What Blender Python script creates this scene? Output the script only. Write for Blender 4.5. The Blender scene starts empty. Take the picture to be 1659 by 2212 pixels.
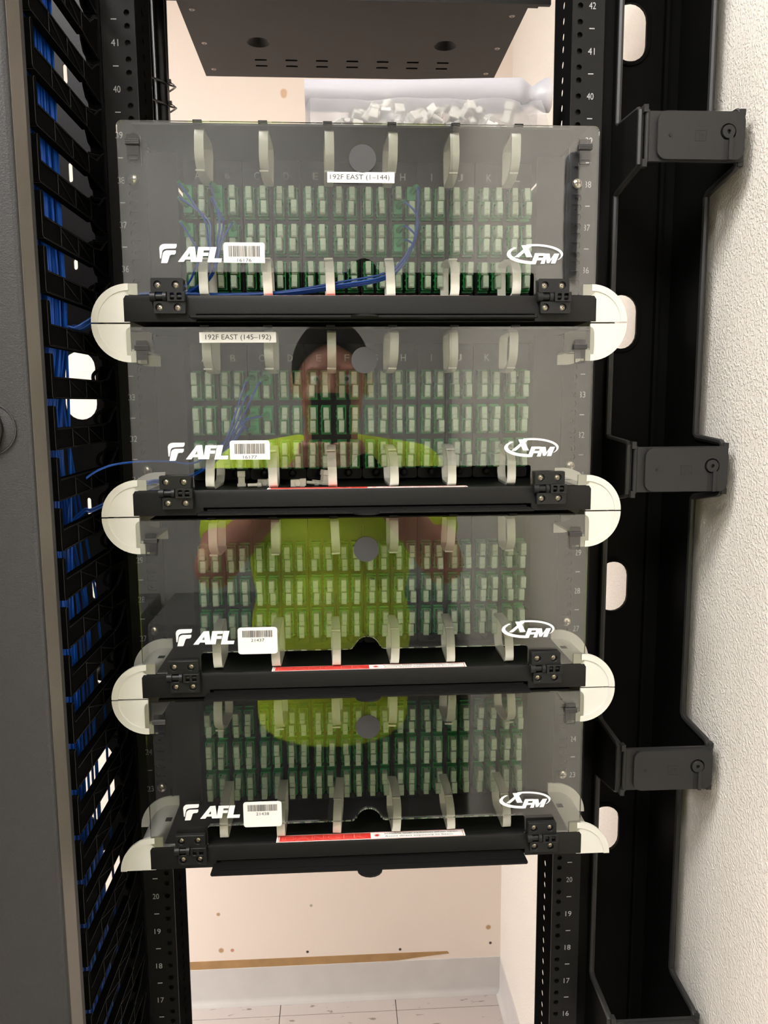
import bpy, bmesh, math, random
from mathutils import Vector, Matrix
from mathutils.geometry import tessellate_polygon
random.seed(7)
SC = bpy.context.scene
COL = SC.collection
PI = math.pi
H = 1.585                      # camera height above the floor
OFF = H - 0.1269               # height of the middle of rack unit 30 above the floor
CAMX, CAMY = -0.0265, -0.8875

# ------------------------------------------------------------------ camera
cam_data = bpy.data.cameras.new('camera')
cam_data.sensor_fit = 'AUTO'; cam_data.sensor_width = 36.0
cam_data.lens = 36.0 * 1741.4 / 2212.0
cam_data.clip_start = 0.002; cam_data.clip_end = 50
cam = bpy.data.objects.new('camera', cam_data); COL.objects.link(cam)
_y, _p, _r = -0.0574099, -0.1359598, 0.0065277
_M = Matrix.Rotation(_y, 3, 'Z') @ Matrix.Rotation(_p, 3, 'X') @ Matrix.Rotation(_r, 3, 'Y')
_R = Matrix((_M.col[0], _M.col[2], -_M.col[1])).transposed()
cam.matrix_world = Matrix.Translation((CAMX, CAMY, H)) @ _R.to_4x4()
SC.camera = cam

# ------------------------------------------------------------------ world, lights, exposure
w = bpy.data.worlds.new('world'); SC.world = w; w.use_nodes = True
w.node_tree.nodes['Background'].inputs[0].default_value = (1.0, 0.93, 0.86, 1)
w.node_tree.nodes['Background'].inputs[1].default_value = 0.05
SC.view_settings.view_transform = 'Standard'
SC.view_settings.look = 'None'
SC.view_settings.gamma = 1.0
SC.view_settings.use_curve_mapping = False
SC.view_settings.exposure = 0.0
LAMP_STRENGTH = 34.0
LAMP_COLOR = (1.0, 0.98, 0.96)
LAMPS = [(-0.65, -0.92, 0.75, 0.6), (-0.42, -1.70, 0.55, 0.5), (-2.5, -0.05, 1.5, 0.8)]   # x, y, size x, size y on the ceiling; last two are added fill
CEIL = 2.75

# ------------------------------------------------------------------ materials
MAT = {}
def mat(name, col, rough=0.5, metal=0.0, spec=0.5, noise=0.0, nscale=60, bump=0.0, bscale=400, var=None):
    m = bpy.data.materials.new(name); m.use_nodes = True
    nt = m.node_tree; b = nt.nodes['Principled BSDF']
    b.inputs['Base Color'].default_value = (*col, 1); b.inputs['Roughness'].default_value = rough
    b.inputs['Metallic'].default_value = metal; b.inputs['Specular IOR Level'].default_value = spec
    tc = None
    if noise or bump:
        tc = nt.nodes.new('ShaderNodeTexCoord')
    if noise:
        n = nt.nodes.new('ShaderNodeTexNoise'); n.inputs['Scale'].default_value = nscale; n.inputs['Detail'].default_value = 4
        nt.links.new(tc.outputs['Object'], n.inputs['Vector'])
        r = nt.nodes.new('ShaderNodeMapRange')
        r.inputs['From Min'].default_value = 0.3; r.inputs['From Max'].default_value = 0.7
        r.inputs['To Min'].default_value = 1 - noise; r.inputs['To Max'].default_value = 1 + noise
        nt.links.new(n.outputs['Fac'], r.inputs['Value'])
        mx = nt.nodes.new('ShaderNodeVectorMath'); mx.operation = 'SCALE'
        mx.inputs[0].default_value = col; nt.links.new(r.outputs['Result'], mx.inputs['Scale'])
        nt.links.new(mx.outputs['Vector'], b.inputs['Base Color'])
    if bump:
        n2 = nt.nodes.new('ShaderNodeTexNoise'); n2.inputs['Scale'].default_value = bscale; n2.inputs['Detail'].default_value = 2
        nt.links.new(tc.outputs['Object'], n2.inputs['Vector'])
        bp = nt.nodes.new('ShaderNodeBump'); bp.inputs['Strength'].default_value = bump; bp.inputs['Distance'].default_value = 0.002
        nt.links.new(n2.outputs['Fac'], bp.inputs['Height']); nt.links.new(bp.outputs['Normal'], b.inputs['Normal'])
    MAT[name] = m
    return m

mat('powder_black', (0.0058, 0.0058, 0.0057), 0.5, spec=0.22, noise=0.08, nscale=900, bump=0.12, bscale=1500)
mat('bezel_black', (0.0082, 0.008, 0.0077), 0.55, spec=0.25, noise=0.10, nscale=1200, bump=0.15, bscale=1800)
mat('deep_black', (0.004, 0.004, 0.004), 0.5, spec=0.25, noise=0.1, nscale=200)
mat('gloss_black', (0.003, 0.003, 0.0035), 0.3, spec=0.2, noise=0.1, nscale=100)
mat('channel_black', (0.0042, 0.0042, 0.0040), 0.5, spec=0.06, noise=0.1, nscale=50)
mat('gate_grey', (0.021, 0.0208, 0.0208), 0.5, spec=0.3, noise=0.05, nscale=500, bump=0.05, bscale=1500)
mat('hinge_black', (0.0075, 0.0078, 0.0083), 0.42, spec=0.3, noise=0.06, nscale=600)
mat('door_grey', (0.03, 0.0292, 0.03), 0.6, spec=0.3, noise=0.06, nscale=700, bump=0.25, bscale=900)
mat('door_edge', (0.125, 0.112, 0.095), 0.45, noise=0.06, nscale=700, bump=0.15, bscale=900)
mat('cream_plastic', (0.63, 0.615, 0.553), 0.42, noise=0.02, nscale=40)
mat('adapter_green', (0.004, 0.27, 0.05), 0.4, noise=0.06, nscale=200)
mat('boot_green', (0.01, 0.27, 0.09), 0.4, noise=0.06, nscale=200)
mat('dust_cap', (0.46, 0.56, 0.43), 0.35, noise=0.05, nscale=300)
mat('loose_cap', (0.62, 0.60, 0.53), 0.3, noise=0.05, nscale=300)
mat('fiber_blue', (0.003, 0.065, 0.36), 0.4, noise=0.12, nscale=40)
mat('print_white', (0.8, 0.8, 0.8), 0.5, noise=0.01)
mat('print_grey', (0.42, 0.43, 0.44), 0.5, noise=0.02)
mat('paper', (0.74, 0.725, 0.69), 0.55, noise=0.02, nscale=80)
mat('ink', (0.03, 0.03, 0.03), 0.6, noise=0.05)
mat('ink_brown', (0.12, 0.08, 0.06), 0.6, noise=0.05)
mat('label_red', (0.62, 0.035, 0.03), 0.35, noise=0.04)
mat('label_red_dark', (0.80, 0.18, 0.13), 0.35, noise=0.04)
mat('screw_metal', (0.78, 0.72, 0.62), 0.28, metal=1.0, noise=0.05, nscale=300)
mat('latch_grey', (0.035, 0.034, 0.034), 0.5, noise=0.05, nscale=600)
mat('bumper_grey', (0.032, 0.032, 0.034), 0.55, noise=0.06, nscale=1500)
mat('slot_dark', (0.004, 0.004, 0.004), 0.7, noise=0.1)
mat('chassis', (0.0085, 0.0078, 0.007), 0.45, spec=0.2, metal=0.0, noise=0.16, nscale=1300, bump=0.1, bscale=1500)
mat('base_vinyl', (0.60, 0.57, 0.55), 0.5, noise=0.04, nscale=14)
mat('kraft', (0.40, 0.235, 0.10), 0.8, noise=0.10, nscale=30)
mat('ceiling_white', (0.82, 0.80, 0.76), 0.9, noise=0.03, nscale=60)
mat('plain_wall', (0.33, 0.325, 0.315), 0.85, noise=0.02, nscale=6)
mat('dark_mat', (0.02, 0.02, 0.022), 0.8, noise=0.15, nscale=60)
mat('cabinet_grey', (0.08, 0.082, 0.085), 0.5, noise=0.05, nscale=20)
mat('skin', (0.50, 0.22, 0.15), 0.55, noise=0.06, nscale=40)
mat('hair', (0.008, 0.007, 0.006), 0.9, spec=0.08, noise=0.4, nscale=300, bump=0.8, bscale=350)
mat('shirt', (0.62, 0.85, 0.03), 0.8, noise=0.10, nscale=18, bump=0.4, bscale=60)
mat('trousers', (0.02, 0.022, 0.03), 0.85, noise=0.15, nscale=60)
mat('shoe', (0.025, 0.02, 0.017), 0.5, noise=0.1, nscale=60)
mat('phone_black', (0.01, 0.01, 0.012), 0.35, noise=0.05)
mat('lens_glass', (0.004, 0.004, 0.006), 0.05, noise=0.02)
mat('eye_white', (0.8, 0.78, 0.75), 0.3, noise=0.03)
mat('dark_metal', (0.30, 0.28, 0.26), 0.4, metal=1.0, noise=0.05, nscale=300)
mat('gunmetal', (0.05, 0.048, 0.045), 0.4, metal=1.0, noise=0.05, nscale=300)
mat('flange_black', (0.0065, 0.0065, 0.0065), 0.8, spec=0.0, noise=0.05, nscale=300)
mat('finger_black', (0.0045, 0.0045, 0.0047), 0.6, spec=0.0, noise=0.1, nscale=100)
mat('finger_highlight', (0.045, 0.042, 0.038), 0.35, spec=0.4, noise=0.1, nscale=100)  # highlight put into the colour of the bevelled finger edges
mat('panel_grey', (0.045, 0.043, 0.045), 0.6, spec=0.3, noise=0.08, nscale=300)
mat('strip_blue', (0.10, 0.115, 0.15), 0.5, noise=0.05)
mat('rim_highlight', (0.020, 0.0195, 0.019), 0.4, spec=0.4, noise=0.05, nscale=300)  # rim highlight put into the colour, lighter than the channel walls
mat('zip_black', (0.01, 0.01, 0.01), 0.35, noise=0.05)

def mat_acrylic(name, refl, tint, rough=0.0):
    m = bpy.data.materials.new(name); m.use_nodes = True; nt = m.node_tree
    nt.nodes.remove(nt.nodes['Principled BSDF']); out = nt.nodes['Material Output']
    t = nt.nodes.new('ShaderNodeBsdfTransparent'); t.inputs[0].default_value = (*tint, 1)
    g = nt.nodes.new('ShaderNodeBsdfGlossy'); g.inputs['Roughness'].default_value = rough; g.inputs['Color'].default_value = (1, 1, 1, 1)
    # light scuffs: faint dust on the sheet, from stretched noise
    tc = nt.nodes.new('ShaderNodeTexCoord'); n = nt.nodes.new('ShaderNodeTexNoise'); n.inputs['Scale'].default_value = 22; n.inputs['Detail'].default_value = 6
    nt.links.new(tc.outputs['Object'], n.inputs['Vector'])
    r = nt.nodes.new('ShaderNodeMapRange'); r.inputs['From Min'].default_value = 0.45; r.inputs['From Max'].default_value = 0.85
    r.inputs['To Min'].default_value = 0.002; r.inputs['To Max'].default_value = 0.009; nt.links.new(n.outputs['Fac'], r.inputs['Value'])
    d = nt.nodes.new('ShaderNodeBsdfDiffuse'); d.inputs['Color'].default_value = (0.8, 0.78, 0.74, 1)
    fr = nt.nodes.new('ShaderNodeFresnel'); fr.inputs['IOR'].default_value = 1.49
    add = nt.nodes.new('ShaderNodeMath'); add.operation = 'ADD'; add.inputs[1].default_value = refl; add.use_clamp = True
    nt.links.new(fr.outputs[0], add.inputs[0])
    mx = nt.nodes.new('ShaderNodeMixShader'); nt.links.new(add.outputs[0], mx.inputs[0])
    nt.links.new(t.outputs[0], mx.inputs[1]); nt.links.new(g.outputs[0], mx.inputs[2])
    m2 = nt.nodes.new('ShaderNodeMixShader'); nt.links.new(r.outputs['Result'], m2.inputs[0])
    nt.links.new(mx.outputs[0], m2.inputs[1]); nt.links.new(d.outputs[0], m2.inputs[2])
    nt.links.new(m2.outputs[0], out.inputs['Surface'])
    MAT[name] = m
    return m
mat_acrylic('acrylic', 0.021, (0.92, 0.93, 0.91))
mat_acrylic('latch_smoke', 0.03, (0.30, 0.30, 0.31))

def mat_bag(name, lo, hi, col):
    m = bpy.data.materials.new(name); m.use_nodes = True; nt = m.node_tree
    nt.nodes.remove(nt.nodes['Principled BSDF']); out = nt.nodes['Material Output']
    t = nt.nodes.new('ShaderNodeBsdfTransparent'); t.inputs[0].default_value = (0.95, 0.95, 0.96, 1)
    tr = nt.nodes.new('ShaderNodeBsdfTranslucent'); tr.inputs[0].default_value = (*col, 1)
    d = nt.nodes.new('ShaderNodeBsdfDiffuse'); d.inputs[0].default_value = (*col, 1)
    g = nt.nodes.new('ShaderNodeBsdfGlossy'); g.inputs['Roughness'].default_value = 0.32
    a = nt.nodes.new('ShaderNodeMixShader'); a.inputs[0].default_value = 0.4
    nt.links.new(d.outputs[0], a.inputs[1]); nt.links.new(tr.outputs[0], a.inputs[2])
    lw = nt.nodes.new('ShaderNodeLayerWeight'); lw.inputs['Blend'].default_value = 0.3
    r = nt.nodes.new('ShaderNodeMapRange'); r.inputs['To Min'].default_value = lo; r.inputs['To Max'].default_value = hi
    nt.links.new(lw.outputs['Facing'], r.inputs['Value'])
    b = nt.nodes.new('ShaderNodeMixShader'); nt.links.new(r.outputs[0], b.inputs[0])
    nt.links.new(t.outputs[0], b.inputs[1]); nt.links.new(a.outputs[0], b.inputs[2])
    c = nt.nodes.new('ShaderNodeMixShader'); c.inputs[0].default_value = 0.035
    nt.links.new(b.outputs[0], c.inputs[1]); nt.links.new(g.outputs[0], c.inputs[2])
    nt.links.new(c.outputs[0], out.inputs['Surface'])
    MAT[name] = m
mat_bag('bag_film', 0.30, 0.7, (0.60, 0.59, 0.60)); mat_bag('bag_roll', 0.75, 0.95, (0.66, 0.655, 0.71))

def mat_emit():
    m = bpy.data.materials.new('lamp_diffuser'); m.use_nodes = True; nt = m.node_tree
    nt.nodes.remove(nt.nodes['Principled BSDF']); out = nt.nodes['Material Output']
    e = nt.nodes.new('ShaderNodeEmission'); e.inputs[0].default_value = (*LAMP_COLOR, 1); e.inputs[1].default_value = LAMP_STRENGTH
    nt.links.new(e.outputs[0], out.inputs['Surface']); MAT['lamp_diffuser'] = m
mat_emit()

def mat_plaster(name, col, bump, scale, spots=()):
    m = bpy.data.materials.new(name); m.use_nodes = True; nt = m.node_tree; b = nt.nodes['Principled BSDF']
    b.inputs['Roughness'].default_value = 0.55; b.inputs['Base Color'].default_value = (*col, 1)
    tc = nt.nodes.new('ShaderNodeTexCoord')
    n = nt.nodes.new('ShaderNodeTexNoise'); n.inputs['Scale'].default_value = scale; n.inputs['Detail'].default_value = 1.5
    nt.links.new(tc.outputs['Object'], n.inputs['Vector'])
    r = nt.nodes.new('ShaderNodeMapRange'); r.inputs['From Min'].default_value = 0.45; r.inputs['From Max'].default_value = 0.62
    nt.links.new(n.outputs['Fac'], r.inputs['Value'])
    bp = nt.nodes.new('ShaderNodeBump'); bp.inputs['Strength'].default_value = bump; bp.inputs['Distance'].default_value = 0.0012
    nt.links.new(r.outputs['Result'], bp.inputs['Height']); nt.links.new(bp.outputs['Normal'], b.inputs['Normal'])
    prev = None
    c0 = nt.nodes.new('ShaderNodeTexNoise'); c0.inputs['Scale'].default_value = 3.0; c0.inputs['Detail'].default_value = 3
    nt.links.new(tc.outputs['Object'], c0.inputs['Vector'])
    mr = nt.nodes.new('ShaderNodeMapRange'); mr.inputs['To Min'].default_value = 0.95; mr.inputs['To Max'].default_value = 1.04
    nt.links.new(c0.outputs['Fac'], mr.inputs['Value'])
    vm = nt.nodes.new('ShaderNodeVectorMath'); vm.operation = 'SCALE'; vm.inputs[0].default_value = col
    nt.links.new(mr.outputs[0], vm.inputs['Scale'])
    prev = vm.outputs['Vector']
    for (p, rad, c) in spots:            # nail holes and scuffs of a known place and size
        dn = nt.nodes.new('ShaderNodeVectorMath'); dn.operation = 'DISTANCE'; dn.inputs[1].default_value = p
        nt.links.new(tc.outputs['Object'], dn.inputs[0])
        lr = nt.nodes.new('ShaderNodeMapRange'); lr.inputs['From Min'].default_value = rad * 0.7; lr.inputs['From Max'].default_value = rad * 1.2
        lr.inputs['To Min'].default_value = 1.0; lr.inputs['To Max'].default_value = 0.0
        nt.links.new(dn.outputs['Value'], lr.inputs['Value'])
        mm = nt.nodes.new('ShaderNodeMix'); mm.data_type = 'RGBA'
        nt.links.new(lr.outputs[0], mm.inputs['Factor']); nt.links.new(prev, mm.inputs['A']); mm.inputs['B'].default_value = (*c, 1)
        prev = mm.outputs['Result']
    nt.links.new(prev, b.inputs['Base Color'])
    MAT[name] = m
mat_plaster('wall_texture', (0.86, 0.805, 0.735), 0.55, 330)
YB = 1.08; XW = 0.392; XL = -3.2; YF = -2.3
HOLE = (0.05, 0.03, 0.02); STAIN = (0.48, 0.30, 0.16)
mat_plaster('wall_paint', (0.83, 0.72, 0.635), 0.05, 200, spots=[
    ((-0.124, YB, OFF - 1.316), 0.004, HOLE), ((0.122, YB, OFF - 1.321), 0.004, HOLE), ((0.365, YB, OFF - 1.314), 0.004, HOLE),
    ((-0.350, YB, OFF - 1.301), 0.007, STAIN), ((-0.321, YB, OFF - 1.302), 0.005, (0.55, 0.25, 0.18)), ((0.359, YB, OFF - 1.268), 0.007, STAIN),
    ((-0.112, YB, OFF - 1.184), 0.004, (0.45, 0.38, 0.28)), ((-0.354, YB, OFF - 1.198), 0.005, STAIN), ((-0.137, YB, OFF + 0.830), 0.008, (0.66, 0.44, 0.28)), ((-0.137, YB, OFF + 0.824), 0.007, (0.66, 0.44, 0.28))])

def mat_tile():
    m = bpy.data.materials.new('floor_tile'); m.use_nodes = True; nt = m.node_tree; b = nt.nodes['Principled BSDF']
    b.inputs['Roughness'].default_value = 0.4
    tc = nt.nodes.new('ShaderNodeTexCoord'); mp = nt.nodes.new('ShaderNodeMapping'); mp.inputs['Scale'].default_value = (9, 28, 1)
    mp.inputs['Rotation'].default_value = (0, 0, 0.5)
    nt.links.new(tc.outputs['Object'], mp.inputs['Vector'])
    n = nt.nodes.new('ShaderNodeTexNoise'); n.inputs['Scale'].default_value = 3.0; n.inputs['Detail'].default_value = 5
    nt.links.new(mp.outputs[0], n.inputs['Vector'])
    cr = nt.nodes.new('ShaderNodeValToRGB'); e = cr.color_ramp.elements
    e[0].position = 0.30; e[0].color = (0.22, 0.19, 0.17, 1); e[1].position = 0.36; e[1].color = (0.49, 0.43, 0.405, 1)
    nt.links.new(n.outputs['Fac'], cr.inputs[0]); nt.links.new(cr.outputs[0], b.inputs['Base Color']); MAT['floor_tile'] = m
mat_tile()
mat('grout', (0.10, 0.085, 0.075), 0.8, noise=0.1)

# ------------------------------------------------------------------ mesh helpers
def P3(u, v, wd, ax):
    return (u, wd, v) if ax == 'XZ' else (wd, u, v) if ax == 'YZ' else (u, v, wd)
class MB:
    def __init__(s): s.v = []; s.f = []; s.m = []; s.cur = 0
    def add(s, vs, fs):
        o = len(s.v); s.v += [tuple(p) for p in vs]
        for f in fs: s.f.append(tuple(i + o for i in f)); s.m.append(s.cur)
        return s
    def box(s, x0, x1, y0, y1, z0, z1):
        return s.add([(x0,y0,z0),(x1,y0,z0),(x1,y1,z0),(x0,y1,z0),(x0,y0,z1),(x1,y0,z1),(x1,y1,z1),(x0,y1,z1)],
              [(0,3,2,1),(4,5,6,7),(0,1,5,4),(1,2,6,5),(2,3,7,6),(3,0,4,7)])
    def prism(s, poly, w0, w1, ax='XZ', holes=()):
        loops = [list(poly)] + [list(h) for h in holes]
        flat = [p for l in loops for p in l]; n = len(flat)
        tris = tessellate_polygon([[Vector((p[0], p[1], 0)) for p in l] for l in loops])
        vs = [P3(p[0], p[1], w0, ax) for p in flat] + [P3(p[0], p[1], w1, ax) for p in flat]
        fs = [tuple(t) for t in tris] + [tuple(i + n for i in reversed(t)) for t in tris]
        o = 0
        for l in loops:
            k = len(l)
            for i in range(k):
                a, b = o + i, o + (i + 1) % k
                fs.append((a, b, b + n, a + n))
            o += k
        return s.add(vs, fs)
    def flat(s, poly, wd, ax='XZ', holes=()):
        loops = [list(poly)] + [list(h) for h in holes]; fl = [p for l in loops for p in l]
        tris = tessellate_polygon([[Vector((p[0], p[1], 0)) for p in l] for l in loops])
        return s.add([P3(p[0], p[1], wd, ax) for p in fl], [tuple(t) for t in tris])
    def strip(s, u0, u1, v0, v1, holes, w0, w1, ax='XZ'):
        # a plate pierced by a column of holes sorted by v: one cell per hole, so every cell is a simple ring
        holes = sorted(holes, key=lambda h: sum(p[1] for p in h) / len(h)); cuts = [v0]
        for a, b in zip(holes, holes[1:]): cuts.append((max(p[1] for p in a) + min(p[1] for p in b)) / 2)
        cuts.append(v1)
        for i, h in enumerate(holes):
            rect = [(u0, cuts[i]), (u1, cuts[i]), (u1, cuts[i+1]), (u0, cuts[i+1])]; n = 4 + len(h)
            fl = rect + list(h); tris = tessellate_polygon([[Vector((p[0], p[1], 0)) for p in rect], [Vector((p[0], p[1], 0)) for p in h]])
            vs = [P3(p[0], p[1], w0, ax) for p in fl] + [P3(p[0], p[1], w1, ax) for p in fl]
            fs = [tuple(t) for t in tris] + [tuple(k + n for k in reversed(t)) for t in tris]
            k = len(h); fs += [(4 + j, 4 + (j+1) % k, n + 4 + (j+1) % k, n + 4 + j) for j in range(k)]
            fs += [(1, 2, n + 2, n + 1), (3, 0, n, n + 3)]
            if i == 0: fs.append((0, 1, n + 1, n))
            if i == len(holes) - 1: fs.append((2, 3, n + 3, n + 2))
            s.add(vs, fs)
        return s
    def cyl(s, p0, p1, r0, r1=None, n=16, cap=True):
        r1 = r0 if r1 is None else r1
        p0 = Vector(p0); p1 = Vector(p1); d = (p1 - p0).normalized()
        a = d.orthogonal().normalized(); b = d.cross(a)
        vs = []
        for p, r in ((p0, r0), (p1, r1)):
            for i in range(n):
                t = 2 * PI * i / n; vs.append(p + (a * math.cos(t) + b * math.sin(t)) * r)
        fs = [(i, (i + 1) % n, n + (i + 1) % n, n + i) for i in range(n)]
        if cap: fs += [tuple(reversed(range(n))), tuple(range(n, 2 * n))]
        return s.add(vs, fs)
    def tube(s, pts, r, n=6, cap=True):
        pts = [Vector(p) for p in pts]; k = len(pts)
        rs = r if isinstance(r, (list, tuple)) else [r] * k
        vs = []; up = None
        for i, p in enumerate(pts):
            d = (pts[min(i + 1, k - 1)] - pts[max(i - 1, 0)]).normalized()
            if up is None: up = d.orthogonal().normalized()
            up = (up - d * up.dot(d)).normalized(); b = d.cross(up)
            for j in range(n):
                t = 2 * PI * j / n; vs.append(p + (up * math.cos(t) + b * math.sin(t)) * rs[i])
        fs = [(i*n + j, i*n + (j+1) % n, (i+1)*n + (j+1) % n, (i+1)*n + j) for i in range(k - 1) for j in range(n)]
        if cap: fs += [tuple(reversed(range(n))), tuple(range((k-1)*n, k*n))]
        return s.add(vs, fs)
    def ball(s, c, rx, ry=None, rz=None, n=16, m=10, rot=None):
        ry = rx if ry is None else ry; rz = rx if rz is None else rz
        vs = []; c = Vector(c)
        for i in range(1, m):
            a = PI * i / m
            for j in range(n):
                t = 2 * PI * j / n
                q = Vector((rx * math.sin(a) * math.cos(t), ry * math.sin(a) * math.sin(t), rz * math.cos(a)))
                vs.append(c + (rot @ q if rot else q))
        top = Vector((0, 0, rz)); bot = Vector((0, 0, -rz))
        vs += [c + (rot @ top if rot else top), c + (rot @ bot if rot else bot)]
        k = (m - 1) * n
        fs = [(i*n + j, i*n + (j+1) % n, (i+1)*n + (j+1) % n, (i+1)*n + j) for i in range(m - 2) for j in range(n)]
        fs += [(k, (j+1) % n, j) for j in range(n)] + [(k + 1, (m-2)*n + j, (m-2)*n + (j+1) % n) for j in range(n)]
        return s.add(vs, fs)
    def build(s, name, mats, parent=None, bevel=0.0, seg=2, smooth=35, loc=None, edge_mat=-1):
        if isinstance(mats, str): mats = [mats]
        me = bpy.data.meshes.new(name); bm = bmesh.new()
        bv = [bm.verts.new(p) for p in s.v]
        for f, mi in zip(s.f, s.m):
            try:
                q = bm.faces.new([bv[i] for i in f]); q.material_index = mi
            except ValueError: pass
        bmesh.ops.recalc_face_normals(bm, faces=bm.faces)
        if bevel:
            ed = [e for e in bm.edges if len(e.link_faces) == 2 and e.calc_face_angle(0) > 0.6]
            bmesh.ops.bevel(bm, geom=ed, offset=bevel, segments=seg, profile=0.5, affect='EDGES', clamp_overlap=True, material=edge_mat)
        for q in bm.faces: q.smooth = True
        bm.to_mesh(me); bm.free()
        me.set_sharp_from_angle(angle=math.radians(smooth))
        for mm in mats: me.materials.append(MAT[mm])
        o = bpy.data.objects.new(name, me); COL.objects.link(o)
        if parent: o.parent = parent
        if loc: o.location = loc
        return o
def tag(o, label, cat, group=None, kind=None):
    o['label'] = label; o['category'] = cat
    if group: o['group'] = group
    if kind: o['kind'] = kind
    return o
def thing(name, loc, label, cat, group=None):
    o = bpy.data.objects.new(name, None); COL.objects.link(o); o.location = loc; o.empty_display_size = 0.02
    return tag(o, label, cat, group)
def struct(o): o['kind'] = 'structure'; return o
def copy_tree(o, parent=None):
    c = o.copy(); COL.objects.link(c)
    if parent is not None: c.parent = parent
    for ch in list(o.children): copy_tree(ch, c)
    return c
def rrect(x0, x1, z0, z1, r, n=5):
    pts = []
    for cx, cz, a0 in ((x1 - r, z1 - r, 0), (x0 + r, z1 - r, 90), (x0 + r, z0 + r, 180), (x1 - r, z0 + r, 270)):
        for i in range(n + 1):
            a = math.radians(a0 + 90 * i / n); pts.append((cx + r * math.cos(a), cz + r * math.sin(a)))
    return pts
def circ(cx, cz, r, n=10, rz=None):
    return [(cx + r * math.cos(2 * PI * i / n), cz + (rz or r) * math.sin(2 * PI * i / n)) for i in range(n)]
def oval(cx, cz, hw, hh, n=8):
    pts = []
    for i in range(n + 1): a = PI * i / n; pts.append((cx + hw * math.cos(a), cz + hh - hw + hw * math.sin(a)))
    for i in range(n + 1): a = PI + PI * i / n; pts.append((cx + hw * math.cos(a), cz - hh + hw + hw * math.sin(a)))
    return pts
def spline(pts, k=8):
    pts = [Vector(p) for p in pts]; q = [pts[0]] + pts + [pts[-1]]; out = []
    for i in range(1, len(q) - 2):
        for j in range(k):
            t = j / k; a, b, c, d = q[i-1], q[i], q[i+1], q[i+2]
            out.append(0.5 * ((2*b) + (c - a)*t + (2*a - 5*b + 4*c - d)*t*t + (3*b - a - 3*c + d)*t**3))
    out.append(pts[-1]); return out

# text: glyph outlines of the built-in font turned into triangles once
_TX = {}
def text_tris(s, bold=0.0):
    if (s, bold) in _TX: return _TX[(s, bold)]
    cu = bpy.data.curves.new('text', 'FONT'); cu.body = s; cu.size = 1.0; cu.offset = bold; cu.resolution_u = 3
    ob = bpy.data.objects.new('text', cu); COL.objects.link(ob)
    dg = bpy.context.evaluated_depsgraph_get(); me = ob.evaluated_get(dg).to_mesh()
    vs = [v.co.copy() for v in me.vertices]; fs = [tuple(p.vertices) for p in me.polygons]
    ob.evaluated_get(dg).to_mesh_clear(); bpy.data.objects.remove(ob); bpy.data.curves.remove(cu)
    _TX[(s, bold)] = (vs, fs); return vs, fs
def put_text(mb, s, x0, x1, z0, z1, wd, ax='XZ', bold=0.0, fit=True):
    vs, fs = text_tris(s, bold)
    if not vs: return
    a0 = min(v.x for v in vs); a1 = max(v.x for v in vs); b0 = min(v.y for v in vs); b1 = max(v.y for v in vs)
    sx = (x1 - x0) / max(a1 - a0, 1e-6); sz = (z1 - z0) / max(b1 - b0, 1e-6)
    if not fit:
        sx = min(sx, sz); x0 = (x0 + x1) / 2 - sx * (a1 - a0) / 2
    mb.add([P3(x0 + (v.x - a0) * sx, z0 + (v.y - b0) * sz, wd, ax) for v in vs], fs)
for _s in [str(i) for i in range(10, 48)] + list('ABCDEFGHIJKL'): text_tris(_s)

# ------------------------------------------------------------------ the room
TS = 0.305; TX0 = -0.197; TY0 = YB - 0.05
fl = struct(MB().box(XL, XW, YF, YB, -0.05, -0.004).build('floor', 'grout'))
tile_me = None
def tile_obj(x0, x1, y0, y1):
    o = MB().box(x0 + 0.0009, x1 - 0.0009, y0 + 0.0009, y1 - 0.0009, -0.004, 0.0).build('tile', 'floor_tile', fl, bevel=0.0005, seg=1)
ys = [YB - 0.0] + [TY0 - i * TS for i in range(0, 15)]
xs = [TX0 - i * TS for i in range(11, 0, -1)] + [TX0 + i * TS for i in range(0, 3)]
xs = [max(x, XL) for x in xs]; xs = [x for x in xs if x < XW] + [XW]
for i in range(len(ys) - 1):
    for j in range(len(xs) - 1):
        y1 = ys[i]; y0 = max(ys[i + 1], YF)
        if y1 - y0 > 0.01 and xs[j+1] - xs[j] > 0.01: tile_obj(xs[j], xs[j+1], y0, y1)
struct(MB().box(XL, XW, YF, YB, CEIL, CEIL + 0.05).build('ceiling', 'ceiling_white'))
struct(MB().box(XL, XW + 0.05, YB, YB + 0.05, -0.05, CEIL + 0.05).build('wall_back', 'wall_paint'))
struct(MB().box(XW, XW + 0.05, YF, YB, -0.05, CEIL + 0.05).build('wall_right', 'wall_texture'))
struct(MB().box(XL - 0.05, XL, YF, YB + 0.05, -0.05, CEIL + 0.05).build('wall_left', 'plain_wall'))
struct(MB().box(XL - 0.05, XW + 0.05, YF - 0.05, YF, -0.05, CEIL + 0.05).build('wall_front', 'plain_wall'))
prof = [(0, 0.105), (0.003, 0.105), (0.0035, 0.02), (0.006, 0.008), (0.012, 0.0015), (0.012, 0), (0, 0)]
b = MB(); b.prism([(YB - p[0], p[1]) for p in prof], XL, XW - 0.0005, 'YZ'); struct(b.build('baseboard_back', 'base_vinyl', smooth=50))
b = MB(); b.prism([(XW - p[0], p[1]) for p in prof], YF, YB - 0.013, 'XZ'); struct(b.build('baseboard_right', 'base_vinyl', smooth=50))
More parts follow.
